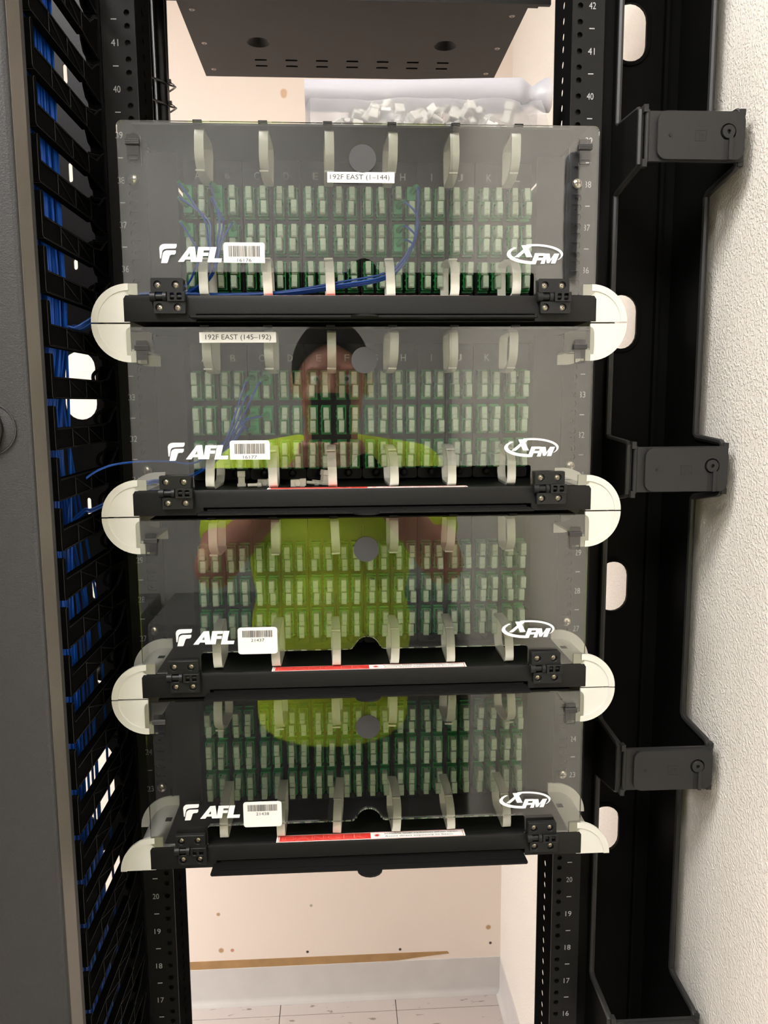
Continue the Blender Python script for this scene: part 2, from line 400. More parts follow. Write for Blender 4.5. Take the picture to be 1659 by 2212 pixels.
# torn kraft-paper strip where an older base was pulled off
b = MB(); b.prism([(-1.2, 0.1052), (0.05, 0.1052), (0.115, 0.1060), (0.19, 0.1140), (0.254, 0.1195), (0.249, 0.1260), (0.12, 0.1270), (-1.2, 0.1295)], YB - 0.0008, YB, 'XZ')
struct(b.build('trim_1', 'kraft'))
for i, (x, y, sx, sy) in enumerate(LAMPS):
    t = thing('ceiling_light', (x, y, CEIL), ['square ceiling light panel above the open floor before the rack', 'added fill light panel above the standing person, brightening the panel fronts', 'added fill light panel far off beside the rack, brightening the back wall'][i], 'light', 'ceiling light panels')
    f = MB(); f.prism([(-sx/2 - .02, -sy/2 - .02), (sx/2 + .02, -sy/2 - .02), (sx/2 + .02, sy/2 + .02), (-sx/2 - .02, sy/2 + .02)], -0.012, 0, 'XY', [[(-sx/2, -sy/2), (sx/2, -sy/2), (sx/2, sy/2), (-sx/2, sy/2)]])
    f.build('frame', 'ceiling_white', t)
    MB().box(-sx/2, sx/2, -sy/2, sy/2, -0.006, -0.002).build('diffuser', 'lamp_diffuser', t)

# ------------------------------------------------------------------ rack posts
UH = 0.04445
def zu(u): return OFF + (u - 30) * UH
HOLES = [zu(u) + d for u in range(13, 45) for d in (-0.015875, 0, 0.015875)]
ZH0 = zu(13) - UH / 2; ZH1 = zu(44) + UH / 2
def post(side):
    t = thing('rack_post', (side * 0.2416, 0, 0), 'black steel rack post with white unit numbers, ' + ('beside the blue cable bundle' if side < 0 else 'beside the textured wall'), 'rack post', 'rack posts')
    xi, xo = -side * 0.0169, side * 0.0169   # inner and outer edge, local
    x0, x1 = min(xi, xo), max(xi, xo)
    hx = -side * 0.00905
    f = MB()
    f.strip(x0, x1, 0, 2.15, [circ(hx, z, 0.0031, 8) for z in HOLES], 0, 0.0025, 'XZ')
    f.box(hx - 0.0055, hx + 0.0055, 0.0045, 0.0065, 0, 2.15); f.box(hx - 0.0065, hx - 0.0055, 0.0025, 0.0065, 0, 2.15); f.box(hx + 0.0055, hx + 0.0065, 0.0025, 0.0065, 0, 2.15)  # backing strips added so the front holes stay dark
    f.build('front_flange', 'powder_black', t)
    f = MB(); f.strip(0.0025, 0.070, 0, 2.15, [circ(0.036, z, 0.0037, 10) for z in HOLES], xi, xi + side * 0.0007, 'YZ')
    f.build('side_flange', 'flange_black', t)
    f = MB(); lw_ = 0.033 if side < 0 else 0.008; f.box(min(xi, xi + side * lw_), max(xi, xi + side * lw_), 0.070, 0.0725, 0, 2.15); f.build('rear_lip', 'powder_black', t)  # left lip widened to keep bright views out of the flange holes
    f = MB(); f.box(x0 - .0, x1 + .0, 0.0726, 0.16, 0, 0.006); f.build('foot', 'powder_black', t)
    m = MB()
    lx = side * 0.0035 - (0.0005 if side < 0 else 0)
    for u in range(14, 44):
        put_text(m, str(u), lx - 0.0036, lx + 0.0036, zu(u) - 0.0033, zu(u) + 0.0033, -0.0002)
        m.box(lx - 0.0028, lx + 0.0028, -0.0003, -0.0001, zu(u) + UH/2 - 0.0005, zu(u) + UH/2 + 0.0005)
    m.build('unit_numbers', 'print_grey', t)
    return t
post(-1); post(1)

# ------------------------------------------------------------------ fiber patch panels
PITCH = 0.1788; ZB1 = OFF + 0.1996; PH = 0.1778; YP = -0.124
PANEL_LABELS = ['topmost fiber patch panel behind clear door with strip label 192F EAST (1-144)',
    'fiber patch panel with strip label 192F EAST (145-192), second from top',
    'fiber patch panel with number sticker 21437 and no strip label',
    'bottom fiber patch panel with number sticker 21438, above bare wall']
def colx(c, j): return -0.1678 + 0.02922 * c + 0.0132 * j
ROWZ = [0.1236, 0.0880, 0.0524]
# shared meshes --------------------------------------------------------------
def mesh_of(o):
    me = o.data; bpy.data.objects.remove(o); return me
def inst(name, me, parent, loc=(0, 0, 0), rot=None):
    o = bpy.data.objects.new(name, me); COL.objects.link(o); o.parent = parent; o.location = loc
    if rot: o.rotation_euler = rot
    return o
# green duplex adapter: outer frame proud of the cassette with two recessed ports
m = MB(); m.prism(rrect(-0.0049, 0.0049, -0.0136, 0.0136, 0.0008, 2), -0.0125, 0.001, 'XZ', [rrect(-0.0038, 0.0038, 0.0010, 0.0127, 0.0004, 1), rrect(-0.0038, 0.0038, -0.0127, -0.0010, 0.0004, 1)])
m.box(-0.0038, 0.0038, -0.003, 0.0008, -0.0127, 0.0127)
for z in (-0.0095, -0.0035, 0.0035, 0.0090): m.box(-0.0056, -0.0049, -0.010, -0.003, z - 0.0011, z + 0.0011)
m.box(-0.0049, 0.0053, -0.0045, 0.001, -0.0152, -0.0136); m.box(-0.0045, 0.0053, -0.0045, 0.001, 0.0136, 0.0150)
ME_ADAPT = mesh_of(m.build('adapter', 'adapter_green'))
# dust cap: stepped block with a grip ridge
m = MB(); m.box(-0.0026, 0.0026, -0.018, -0.003, -0.0056, 0.0056); m.box(-0.0029, 0.0029, -0.0225, -0.015, -0.0063, 0.0063); m.box(-0.0025, 0.0025, -0.0236, -0.0225, -0.0055, -0.001)
ME_CAP = mesh_of(m.build('dust_cap', 'dust_cap', bevel=0.0006, seg=1))
# plugged connector: green housing, latch and angled boot
m = MB(); m.box(-0.0036, 0.0036, -0.019, -0.004, -0.0062, 0.0058); m.box(-0.0044, 0.0044, -0.0225, -0.017, -0.0066, 0.0062)
m.prism([(-0.019, 0.006), (-0.010, 0.0066), (-0.006, 0.006)], -0.0016, 0.0016, 'YZ')
ME_CONN = mesh_of(m.build('connector', 'boot_green', bevel=0.0005, seg=1))
LETTERS = 'ABCDEFGHIJKL'
ME_CASS = []
for L in list(LETTERS) + ['']:
    m = MB(); hx = 0.0142
    m.prism(rrect(-hx, hx, 0.038, 0.1655, 0.0012, 2), 0, 0.003, 'XZ')
    m.prism(rrect(-hx, hx, 0.0262, 0.0378, 0.003, 3), -0.001, 0.003, 'XZ')
    m.box(-hx + .001, hx - .001, 0.003, 0.14, 0.030, 0.160)
    m.cyl((0, -0.001, 0.0325), (0, -0.0055, 0.0325), 0.0042, 0.0036, 14); m.ball((0, -0.0055, 0.0325), 0.0036, 0.002, 0.0036, 12, 6)
    m.cur = 1
    if L: put_text(m, L, -0.0026 if L != 'I' else -0.0005, 0.0026 if L != 'I' else 0.0005, 0.1478, 0.1548, -0.0003)
    ME_CASS.append(mesh_of(m.build('cassette', ['deep_black', 'print_grey'])))
# ring for cables: D loop in the depth plane, with a foot and a snap lip
def ring_mesh(up):
    s = -1 if up else 1
    def loop(e):
        q = [(-0.029 + e, 0.008), (-0.027 + e * .8, 0.003 + e * .5), (-0.021, e), (0.020, e), (0.026 - e * .6, 0.003 + e * .5), (0.030 - e, 0.010), (0.030 - e, 0.031), (0.028 - e * .8, 0.0365 - e * .6), (0.022, 0.039 - e), (0.000, 0.039 - e), (-0.010, 0.0375 - e), (-0.021 + e * .3, 0.0325 - e), (-0.027 + e * .8, 0.027 - e * .4), (-0.029 + e, 0.021)]
        return [(p[0], s * p[1]) for p in q]
    m = MB(); m.prism(loop(0.0), -0.0042, 0.0042, 'YZ', [loop(0.0028)])
    m.box(-0.0034, 0.0034, -0.019, -0.009, min(0, s * .0006), max(0, s * .0006))
    z = s * 0.0350; m.box(-0.0046, 0.0036, -0.0205, -0.0180, min(z, z + s * .0016), max(z, z + s * .0016))
    return mesh_of(m.build('cable_ring', 'cream_plastic', bevel=0.0006, seg=2))
ME_RING = ring_mesh(False); ME_RINGUP = ring_mesh(True)
# screw with a cross recess
m = MB(); m.cyl((0, 0, 0), (0, -0.0012, 0), 0.0028, 0.0026, 14); m.ball((0, -0.001, 0), 0.0026, 0.0012, 0.0026, 14, 6)
m.cur = 1; m.box(-0.0016, 0.0016, -0.0024, -0.0015, -0.00035, 0.00035); m.box(-0.00035, 0.00035, -0.0024, -0.0015, -0.0016, 0.0016)
ME_SCREW = mesh_of(m.build('screw', ['screw_metal', 'ink_brown']))
m = MB(); m.cyl((0, 0, 0), (0, -0.002, 0), 0.0052, 0.0048, 18); m.ball((0, -0.0018, 0), 0.0048, 0.002, 0.0048, 18, 6); m.cur = 1
m.box(-0.0028, 0.0028, -0.0042, -0.0034, -0.0005, 0.0005); m.box(-0.0005, 0.0005, -0.0042, -0.0034, -0.0028, 0.0028)
ME_BIGSCREW = mesh_of(m.build('mounting_screw', ['screw_metal', 'ink_brown']))
# hinge with two leaves and a barrel
def hinge_mesh():
    m = MB()
    m.prism(rrect(-0.0145, 0.0145, 0.0040, 0.0165, 0.001, 2), -0.0055, 0, 'XZ', [circ(-0.0085, 0.0105, 0.0034, 14), circ(0.0078, 0.0105, 0.0034, 14)])
    m.prism(rrect(-0.0125, 0.0160, -0.0150, -0.0040, 0.001, 2), -0.0055, 0, 'XZ', [circ(-0.0075, -0.0095, 0.0034, 14), circ(0.0088, -0.0095, 0.0034, 14)])
    m.box(-0.0125, 0.0125, -0.0015, 0, 0.0045, 0.016); m.box(-0.0105, 0.014, -0.0015, 0, -0.0145, -0.0045)
    for x0, x1 in ((-0.0155, -0.0105), (-0.0040, -0.0005)): m.cyl((x0, -0.004, 0), (x1, -0.004, 0), 0.0045, n=14)
    m.cyl((-0.0105, -0.0035, 0), (-0.004, -0.0035, 0), 0.0030, n=12)
    m.prism(rrect(0.0002, 0.0160, -0.0044, 0.0044, 0.0008, 2), -0.0082, -0.001, 'XZ', [rrect(0.0028, 0.0066, -0.0030, 0.0030, 0.0006, 1), rrect(0.0090, 0.0132, -0.0030, 0.0030, 0.0006, 1)])
    m.cyl((0.0, -0.004, 0), (0.016, -0.004, 0), 0.0024, n=10)
    return mesh_of(m.build('hinge', 'hinge_black', bevel=0.0003, seg=1))
ME_HINGE = hinge_mesh()
# cream radius guide: quarter flange in front, quarter drum, quarter flange at the back
def guide_mesh(side, up):
    s = -1 if up else 1
    R = 0.0345; cx = side * 0.2136; cz = (0.1778 if up else 0.0004)
    def quarter(r, n=14, r0=0.0):
        pts = [(cx + side * r * math.cos(PI/2 * i / n), cz + s * r * math.sin(PI/2 * i / n)) for i in range(n + 1)]
        if r0: pts += [(cx + side * r0 * math.cos(PI/2 * i / n), cz + s * r0 * math.sin(PI/2 * i / n)) for i in range(n, -1, -1)]
        else: pts += [(cx - side * 0.008, cz + s * r), (cx - side * 0.008, cz + s * (r - 0.010)), (cx, cz + s * (r - .010)), (cx, cz)]
        return pts
    m = MB(); m.prism(quarter(R), 0.0003, 0.0028, 'XZ'); m.prism(quarter(R, 14, R - 0.006), -0.0007, 0.0004, 'XZ')
    m.prism(quarter(0.0245, 12, 0.0225), 0.0028, 0.085, 'XZ')
    m.prism(quarter(R, 14), 0.085, 0.0875, 'XZ')
    m.prism([(cx - side*0.008, cz + s*0.0225), (cx, cz + s*0.0225), (cx, cz + s*0.0245), (cx - side*0.008, cz + s*0.0245)], 0.0028, 0.085, 'XZ')
    m.cur = 1; zz = cz + s * 0.0247; m.box(min(cx + side*.0005, cx - side*.006), max(cx + side*.0005, cx - side*.006), 0.050, 0.058, min(zz, zz - s*.001), max(zz, zz - s*.001))
    return mesh_of(m.build('radius_guide', ['cream_plastic', 'slot_dark'], smooth=25))
ME_GUIDE = {(sd, up): guide_mesh(sd, up) for sd in (-1, 1) for up in (False, True)}

def door_outline():
    pts = []
    r = 0.005; x0, x1, z0, z1 = -0.2172, 0.2168, 0.0252, 0.1750; nx0, nx1, nz = -0.161, 0.1592, 0.0452
    def arc(cx, cz, a0, a1, r, n=5): return [(cx + r*math.cos(math.radians(a0 + (a1-a0)*i/n)), cz + r*math.sin(math.radians(a0 + (a1-a0)*i/n))) for i in range(n+1)]
    pts += arc(x0 + r, z0 + r, 180, 270, r) + [(nx0, z0)] + arc(nx0 + 0.003, nz - 0.003, 180, 90, 0.003, 3)
    pts += [(-0.0165, nz)] + arc(-0.0165, nz + 0.003, -90, 0, 0.003, 2)[1:] + arc(0, nz, 168, 12, 0.0125, 12) + arc(0.0165, nz + 0.003, 180, 270, 0.003, 2)
    pts += arc(nx1 - 0.003, nz - 0.003, 90, 0, 0.003, 3) + [(nx1, z0)] + arc(x1 - r, z0 + r, 270, 360, r) + arc(x1 - r, z1 - r, 0, 90, r) + arc(x0 + r, z1 - r, 90, 180, r)
    return pts
ME_DOOR = mesh_of(MB().prism(door_outline(), -0.0006, 0.0022, 'XZ').build('door', 'acrylic', smooth=20))
# printed marks on the door (coordinates in tracing units, scaled to size)
def scaled(poly, u0, u1, v0, v1, x0, x1, z0, z1): return [(x0 + (u-u0)/(u1-u0)*(x1-x0), z1 - (v-v0)/(v1-v0)*(z1-z0)) for u, v in poly]
def logo_afl():
    m = MB(); S = lambda p: scaled(p, 445, 808, 774, 890, -0.1840, -0.1283, 0.0527, 0.0695)
    m.flat(S([(447,862),(445,800),(450,786),(461,777),(475,774),(547,774),(546,790),(539,801),(490,803),(474,806),(463,815),(453,862)]), -0.001)
    m.flat(S([(452,890),(464,831),(472,819),(486,813),(541,813),(540,829),(532,838),(512,839),(504,845),(491,885),(486,890)]), -0.001)
    m.flat(S([(550,882),(618,792),(652,790),(660,882),(626,882),(624,868),(594,868),(584,882)]), -0.001, 'XZ', [S([(606,850),(622,850),(620,828)])])
    m.flat(S([(655,882),(672,792),(740,792),(736,812),(703,812),(700,826),(731,826),(727,846),(697,846),(690,882)]), -0.001)
    m.flat(S([(722,884),(743,792),(779,792),(763,860),(808,860),(803,884)]), -0.001)
    return mesh_of(m.build('letter_logo', 'print_white'))
def logo_xfm():
    m = MB(); S = lambda p: scaled(p, 918, 1252, 780, 897, 0.1325, 0.1853, 0.0525, 0.0708)
    def arc(a0, a1, ox, oy, rx, ry, n=26): return [(1085 + ox + rx*math.cos(math.radians(a0+(a1-a0)*i/n)), 838 + oy - ry*math.sin(math.radians(a0+(a1-a0)*i/n))) for i in range(n+1)]
    m.flat(S(arc(108, -32, 0, 0, 167, 58) + list(reversed(arc(108, -30, -2, 6, 156, 52)))), -0.001)
    m.flat(S(arc(138, 268, 0, 0, 167, 58) + list(reversed(arc(140, 268, 6, -5, 150, 46)))), -0.001)
    m.flat(S([(1003,787),(1036,787),(1070,855),(1034,855)]), -0.0011)
    m.flat(S([(962,856),(990,856),(1068,788),(1043,788)]), -0.001)
    m.flat(S([(1062,895),(1085,832),(1142,832),(1138,847),(1108,847),(1104,858),(1132,858),(1127,873),(1098,873),(1090,895)]), -0.001)
    m.flat(S([(1118,893),(1142,834),(1172,834),(1178,866),(1200,834),(1230,834),(1207,891),(1180,891),(1191,861),(1171,889),(1156,889),(1151,863),(1143,893)]), -0.001)
    return mesh_of(m.build('oval_logo', 'print_white'))
ME_AFL = logo_afl(); ME_XFM = logo_xfm()
def sticker(num, tall):
    m = MB()
    if tall:
        x0, x1, z0, z1 = -0.1250, -0.0870, 0.0432, 0.0697
        m.prism(rrect(x0, x1, z0, z1, 0.0028, 4), -0.0011, -0.0007, 'XZ'); bz0, bz1, tz0, tz1 = z1 - 0.0098, z1 - 0.0030, z1 - 0.0142, z1 - 0.0112; bx0, bx1 = x0 + 0.0045, x1 - 0.0048
    else:
        x0, x1, z0, z1 = -0.1268, -0.0896, 0.0533, 0.0710
        q = rrect(x0, x1, z0, z1, 0.0024, 4); q = [p for p in q if p[1] > z0 + 0.004] ; q = q + [(x0, z0), (x1, z0 - 0.0003)]
        q.sort(key=lambda p: math.atan2(p[1] - (z0+z1)/2, p[0] - (x0+x1)/2)); m.prism(q, -0.0011, -0.0007, 'XZ')
        bz0, bz1, tz0, tz1 = z1 - 0.0125, z1 - 0.0030, z0 + 0.0006, z0 + 0.0036; bx0, bx1 = x0 + 0.0045, x1 - 0.0050
    rnd = random.Random(int(num)); x = bx0; m.cur = 1
    while x < bx1:
        wd = rnd.choice((0.0003, 0.0005, 0.0008)); m.cur = 1 if rnd.random() < .75 else 2
        m.flat([(x, bz0), (x + wd, bz0), (x + wd, bz1), (x, bz1)], -0.0013); x += wd + rnd.choice((0.0003, 0.0005))
    m.cur = 1; c = (x0 + x1) / 2; put_text(m, num, c - 0.0064, c + 0.0064, tz0, tz1, -0.0013)
    return m
def danger_mesh():
    m = MB(); x0, x1, y0, y1, z = -0.0935, 0.0985, 0.0006, 0.0136, 0.02465
    m.box(x0, x1, y0, y1, z - 0.0002, z); m.cur = 1
    m.box(x0 + 0.003, 0.002, y0 + 0.0014, y1 - 0.0014, z, z + 0.0001)
    for a, b_, c, d in ((x0 + .0015, x1 - .0015, y0 + .0006, y0 + .0010), (x0 + .0015, x1 - .0015, y1 - .0010, y1 - .0006), (x0 + .0015, x0 + .002, y0 + .0006, y1 - .0006), (x1 - .002, x1 - .0015, y0 + .0006, y1 - .0006)): m.box(a, b_, c, d, z, z + 0.0001)
    cx, cy = 0.0085, (y0 + y1) / 2
    star = []
    for i in range(24): a = 2 * PI * i / 24; r = 0.0040 if i % 2 == 0 else 0.0013; star.append((cx + r*math.cos(a), cy + r*math.sin(a)))
    m.flat(star, z + 0.0002, 'XY')
    m.cur = 3; put_text(m, 'DANGER', x0 + 0.006, -0.003, y0 + 0.0026, y1 - 0.0026, z + 0.0002, 'XY', bold=0.02)
    m.cur = 1; put_text(m, 'DANGER', x0 + 0.0066, -0.0036, y0 + 0.0031, y1 - 0.0031, z + 0.0003, 'XY', bold=-0.008)
    m.cur = 2; put_text(m, 'Invisible laser radiation when open', 0.0165, 0.0915, y0 + 0.0072, y0 + 0.0106, z + 0.0002, 'XY')
    put_text(m, 'Avoid direct exposure to beam', 0.0165, 0.0860, y0 + 0.0022, y0 + 0.0056, z + 0.0002, 'XY')
    return mesh_of(m.build('danger_label', ['paper', 'label_red', 'ink', 'label_red_dark']))
ME_DANGER = danger_mesh()
# housing pieces
m = MB(); m.box(-0.2125, 0.2125, 0.004, 0.125, 0.0185, 0.0242); m.box(-0.2125, 0.2125, 0.125, 0.32, 0.0185, 0.0242)   # tray floor
for i in range(6): m.box(-0.1508 + .0579*i, -0.1428 + .0579*i, 0.0015, 0.006, 0.1745, 0.1768)
m.box(-0.205, 0.205, 0.006, 0.32, 0.1735, 0.1755)                                                               # top plate
m.box(-0.2125, -0.2095, 0.088, 0.32, 0.0, 0.1755); m.box(0.2095, 0.2125, 0.088, 0.32, 0.0, 0.1755)             # cheeks
m.box(-0.2095, 0.2095, 0.317, 0.32, 0.0, 0.1755)
for sd in (-1, 1):
    a, b_ = sorted((sd * 0.1815, sd * 0.2095)); m.box(a, b_, 0.088, 0.091, 0.0242, 0.1735)
ME_HOUS = mesh_of(m.build('housing', 'deep_black'))
m = MB()
q = [(-0.2186, 0.0008), (-0.1535, 0.0008), (-0.1535, 0.0078), (0.1600, 0.0078), (0.1600, 0.0008), (0.2186, 0.0008), (0.2186, 0.0215), (0.2165, 0.0246), (-0.2165, 0.0246), (-0.2186, 0.0215)]
m.prism(q, 0, 0.004, 'XZ'); m.box(-0.2125, 0.2125, 0.004, 0.12, 0.0008, 0.0022)
ME_BEZ = mesh_of(m.build('front_bezel', 'bezel_black', bevel=0.0006, seg=2))
m = MB()
q = [(-0.1545, 0.06), (-0.1570, -0.0175), (-0.1555, -0.0192), (-0.0150, -0.0192)] + [(-0.0125 * math.cos(PI * i / 8), -0.0192 - 0.0125 * math.sin(PI * i / 8)) for i in range(9)] + [(0.0150, -0.0192), (0.1575, -0.0192), (0.1590, -0.0175), (0.1565, 0.06)]
m.prism(q, 0.0030, 0.0046, 'XY'); m.box(-0.150, 0.156, -0.0125, -0.0115, 0.0046, 0.0056); m.box(-0.150, 0.156, 0.002, 0.004, 0.0046, 0.0062)
ME_TRAY = mesh_of(m.build('label_tray', 'deep_black', bevel=0.0004, seg=1))
def bracket_mesh(sd):
    m = MB(); xa, xb = sorted((sd * 0.2120, sd * 0.2420)); xc = sd * 0.2325
    hs = [oval2 for oval2 in [[(xc - .0045, z - .0028), (xc + .0045, z - .0028), (xc + .0055, z), (xc + .0045, z + .0028), (xc - .0045, z + .0028), (xc - .0055, z)] for z in [0.034 + 0.0098 * i for i in range(13)]]]
    m.strip(xa, xb, 0.026, 0.170, hs, 0.1215, 0.1237, 'XZ'); m.box(*sorted((sd * 0.2115, sd * 0.2135)), 0.086, 0.1237, 0.026, 0.170)
    return mesh_of(m.build('mounting_bracket', 'powder_black'))
ME_BRK = {s: bracket_mesh(s) for s in (-1, 1)}
def latch_mesh():
    m = MB(); m.prism(rrect(-0.0052, 0.0052, -0.0125, 0.0095, 0.0012, 3), -0.0016, -0.0006, 'XZ', [rrect(-0.0043, 0.0043, -0.0117, -0.0082, 0.0006, 2)])
    return mesh_of(m.build('latch', 'latch_smoke'))
m = MB(); m.box(-0.0062, 0.0062, -0.0040, -0.0016, 0.0004, 0.0050)
for i in range(3): m.box(-0.0058, 0.0058, -0.0044, -0.0040, 0.0010 + i*.0014, 0.0016 + i*.0014)
ME_SLIDE = mesh_of(m.build('slider', 'latch_grey', bevel=0.0003, seg=1))
ME_LATCH = latch_mesh()
m = MB(); m.cyl((0, -0.0012, 0), (0, -0.0006, 0), 0.0122, n=40); ME_DISC = mesh_of(m.build('bumper_dot', 'bumper_grey'))
m = MB(); m.cyl((0, 0, 0), (0, 0.002, 0), 0.0122, n=40); ME_PLUG = None

PLUGS = {0: {(0,0,0):1, (0,0,1):1, (2,0,0):1, (2,0,1):1, (3,1,0):1, (0,1,0):1, (14,0,1):1, (15,0,0):1, (14,1,0):1, (14,1,1):1},
         1: {(4,0,0):1, (4,0,1):1, (5,0,0):1, (4,1,0):1, (4,1,1):1, (5,1,0):1}}
for k in range(4):
    zb = ZB1 - k * PITCH
    T = thing('fiber_patch_panel', (0, YP, zb), PANEL_LABELS[k], 'patch panel', 'fiber patch panels')
    inst('housing', ME_HOUS, T); inst('front_bezel', ME_BEZ, T); inst('label_tray', ME_TRAY, T)
    rnd = random.Random(k + 3)
    for c in range(12):
        cx = colx(c, 0.5); cs = inst('cassette', ME_CASS[c if k < 2 else 12], T, (cx, 0.0845, 0))
        for j in (0, 1):
            for r in range(3):
                a = inst('adapter', ME_ADAPT, cs, (colx(c, j) - cx, -0.0005, ROWZ[r]))
                for h in (0, 1):
                    plug = PLUGS.get(k, {}).get((2 * c + j, r, h))
                    z = ROWZ[r] + (0.0066 if h == 0 else -0.0066)
                    if plug: continue
                    inst('dust_cap', ME_CAP, cs, (colx(c, j) - cx + rnd.uniform(-.0005, .0008), -0.0005 - rnd.uniform(0, .0012), z + rnd.uniform(-.0005, .0003)), (0, rnd.uniform(-.03, .03), rnd.uniform(-.04, .04)))
    for i in range(6):
        x = -0.1468 + 0.0579 * i
        inst('cable_ring', ME_RING, T, (x, 0.0365 + rnd.uniform(-.001, .001), 0.0242), (0, rnd.uniform(-.05, .05), rnd.uniform(-.06, .06)))
        inst('cable_ring', ME_RINGUP, T, (x + 0.0005, 0.0365 + rnd.uniform(-.001, .001), 0.1735), (0, rnd.uniform(-.05, .05), rnd.uniform(-.06, .06)))
    for sd in (-1, 1):
        inst('radius_guide', ME_GUIDE[(sd, False)], T)
        if k > 0: inst('radius_guide', ME_GUIDE[(sd, True)], T)
        inst('mounting_bracket', ME_BRK[sd], T)
        inst('mounting_screw', ME_BIGSCREW, T, (sd * 0.2325, 0.1215, (0.156, 0.034, 0.034, 0.028)[k]))
        h = inst('hinge', ME_HINGE, T, (-0.1778 if sd < 0 else 0.1762, -0.0007, 0.0226))
        for sx, sz in ((-0.0085, 0.0105), (0.0078, 0.0105), (-0.0075, -0.0095), (0.0088, -0.0095)):
            inst('screw', ME_SCREW, h, (sx, -0.0015, sz), (0, random.uniform(0, 1.5), 0))
    inst('danger_label', ME_DANGER, T)
    D = inst('door', ME_DOOR, T)
    inst('letter_logo', ME_AFL, D); inst('oval_logo', ME_XFM, D)
    inst('bumper_dot', ME_DISC, D, (0, 0, 0.1445))
    for sd in (-1, 1):
        inst('latch', ME_LATCH, D, (sd * 0.2035, 0, 0.1535)); inst('slider', ME_SLIDE, D, (sd * 0.2035, 0, 0.1535))
    s = sticker(['16176', '16177', '21437', '21438'][k], k > 1).build('number_sticker', ['paper', 'ink', 'ink_brown'], D)
    if k < 2:
        x0, x1, z0, z1 = ((-0.0319, 0.0288, 0.1236, 0.1328), (-0.1512, -0.0812, 0.1608, 0.1703))[k]
        q = MB(); q.box(x0, x1, -0.0011, -0.0007, z0, z1); q.cur = 1
        put_text(q, ('192F EAST (1\u2013144)', '192F EAST (145\u2013192)')[k], x0 + (0.0025 if k == 0 else 0.0055), x1 - (0.0045 if k == 0 else 0.0047), z0 + 0.0014, z1 - 0.0021, -0.0013)
        q.build('strip_label', ['paper', 'ink'], D)
    D['label'] = 'clear acrylic drop-down door'

# ------------------------------------------------------------------ left cable manager
XM = -0.262
MT = thing('vertical_cable_manager', (XM, 0, 0), 'black vertical cable manager with plastic fingers holding blue cables', 'cable manager')
f = MB(); hs = []
hs.append(oval(-0.330 - XM, OFF + 0.148, 0.0185, 0.040, 10)); hs.append(oval(-0.334 - XM, OFF - 0.350, 0.0185, 0.052, 10)); hs.append(oval(-0.326 - XM, OFF - 0.475, 0.012, 0.035, 8))
for z in (0.496, 0.2875, 0.003, -0.2087, 0.39, -0.10): hs.append(oval(-0.3272 - XM, OFF + z, 0.0024, 0.011 if z != 0.2875 else 0.006, 4))
f.prism([(-0.175, 0), (-0.004, 0), (-0.004, 2.15), (-0.175, 2.15)], 0.100, 0.103, 'XZ', hs); f.build('back_panel', 'panel_grey', MT)
f = MB(); f.box(-0.178, -0.175, -0.19, 0.103, 0, 2.15); f.build('unseen_side_block', 'powder_black', MT)  # unseen wall added to block light
f = MB(); f.box(-0.006, 0.0028, 0.004, 0.10, 0, 2.15); f.box(-0.012, 0.0030, -0.004, 0.004, 0, 2.15); f.build('spine', 'gloss_black', MT)
def finger_mesh():
    m = MB(); t = 0.0015
    # front bar, arm web, and its edge ribs; origin at the top of the bar, plane x=0
    m.prism(rrect(-0.2005, -0.1935, -0.0370, 0, 0.003, 3), -0.0045, 0.0018, 'YZ')
    m.prism([(-0.196, -0.0365), (-0.196, -0.020), (-0.19, -0.0195), (-0.055, -0.0195), (-0.03, -0.0165), (-0.012, -0.006), (-0.002, -0.002), (-0.002, -0.0405), (-0.02, -0.0395), (-0.05, -0.0370)], -t, t*0.2, 'YZ')
    for y in (-0.1545, -0.1075, -0.060): m.box(-0.0045, 0.0018, y - 0.0007, y + 0.0007, -0.0365, -0.0195)
    m.box(-0.0060, 0.0018, -0.196, -0.052, -0.0372, -0.0360)
    m.box(-0.0060, 0.0018, -0.194, -0.052, -0.0200, -0.0188)
    for y in (-0.1545, -0.1075): m.tube([(0.0010, y + 0.001, -0.021), (0.0010, y + 0.046, -0.0358)], 0.0007, 4)
    m.tube([(0.0005, -0.052, -0.0366), (0.0005, -0.02, -0.0392), (0.0005, -0.002, -0.0402)], 0.0010, 5)
    m.tube([(0.0005, -0.055, -0.0194), (0.0005, -0.03, -0.0165), (0.0005, -0.012, -0.006), (0.0005, -0.002, -0.002)], 0.0010, 5)
    # hooked root that snaps on the spine, behind the plane
    m.tube(spline([(-0.004, -0.004, -0.005), (-0.012, -0.012, -0.006), (-0.0165, -0.020, -0.011), (-0.0155, -0.024, -0.018), (-0.011, -0.018, -0.023)], 4), 0.0020, 6)
    m.prism([(-0.022, -0.028), (-0.022, -0.012), (-0.014, -0.003), (0.0, -0.002), (0.0, -0.040), (-0.014, -0.038)], -0.012, -0.0105, 'YZ')
    m.box(-0.012, 0.0, -0.006, -0.003, -0.040, -0.036)
    return mesh_of(m.build('cable_finger', ['finger_black', 'finger_highlight'], bevel=0.0005, seg=1, edge_mat=1))
ME_FING = finger_mesh()
for n in range(-21, 15):
    inst('cable_finger', ME_FING, MT, (0, 0, OFF + 0.0824 + 0.04293 * n))
dr = MB()
dprof = [(-0.175, -0.222), (-0.175, -0.258), (-0.1725, -0.2605), (0.001, -0.2605), (0.0038, -0.2585), (0.0042, -0.2560), (0.0042, -0.2295), (0.0028, -0.2285), (0.0028, -0.2165), (-0.004, -0.2165), (-0.004, -0.2255), (-0.010, -0.2255), (-0.172, -0.2255), (-0.172, -0.222)]
dr.prism(dprof, 0.03, 2.15, 'XY')
DR = dr.build('door', 'door_grey', MT, bevel=0.0006, seg=1); DR['label'] = 'grey powder-coated cover door'
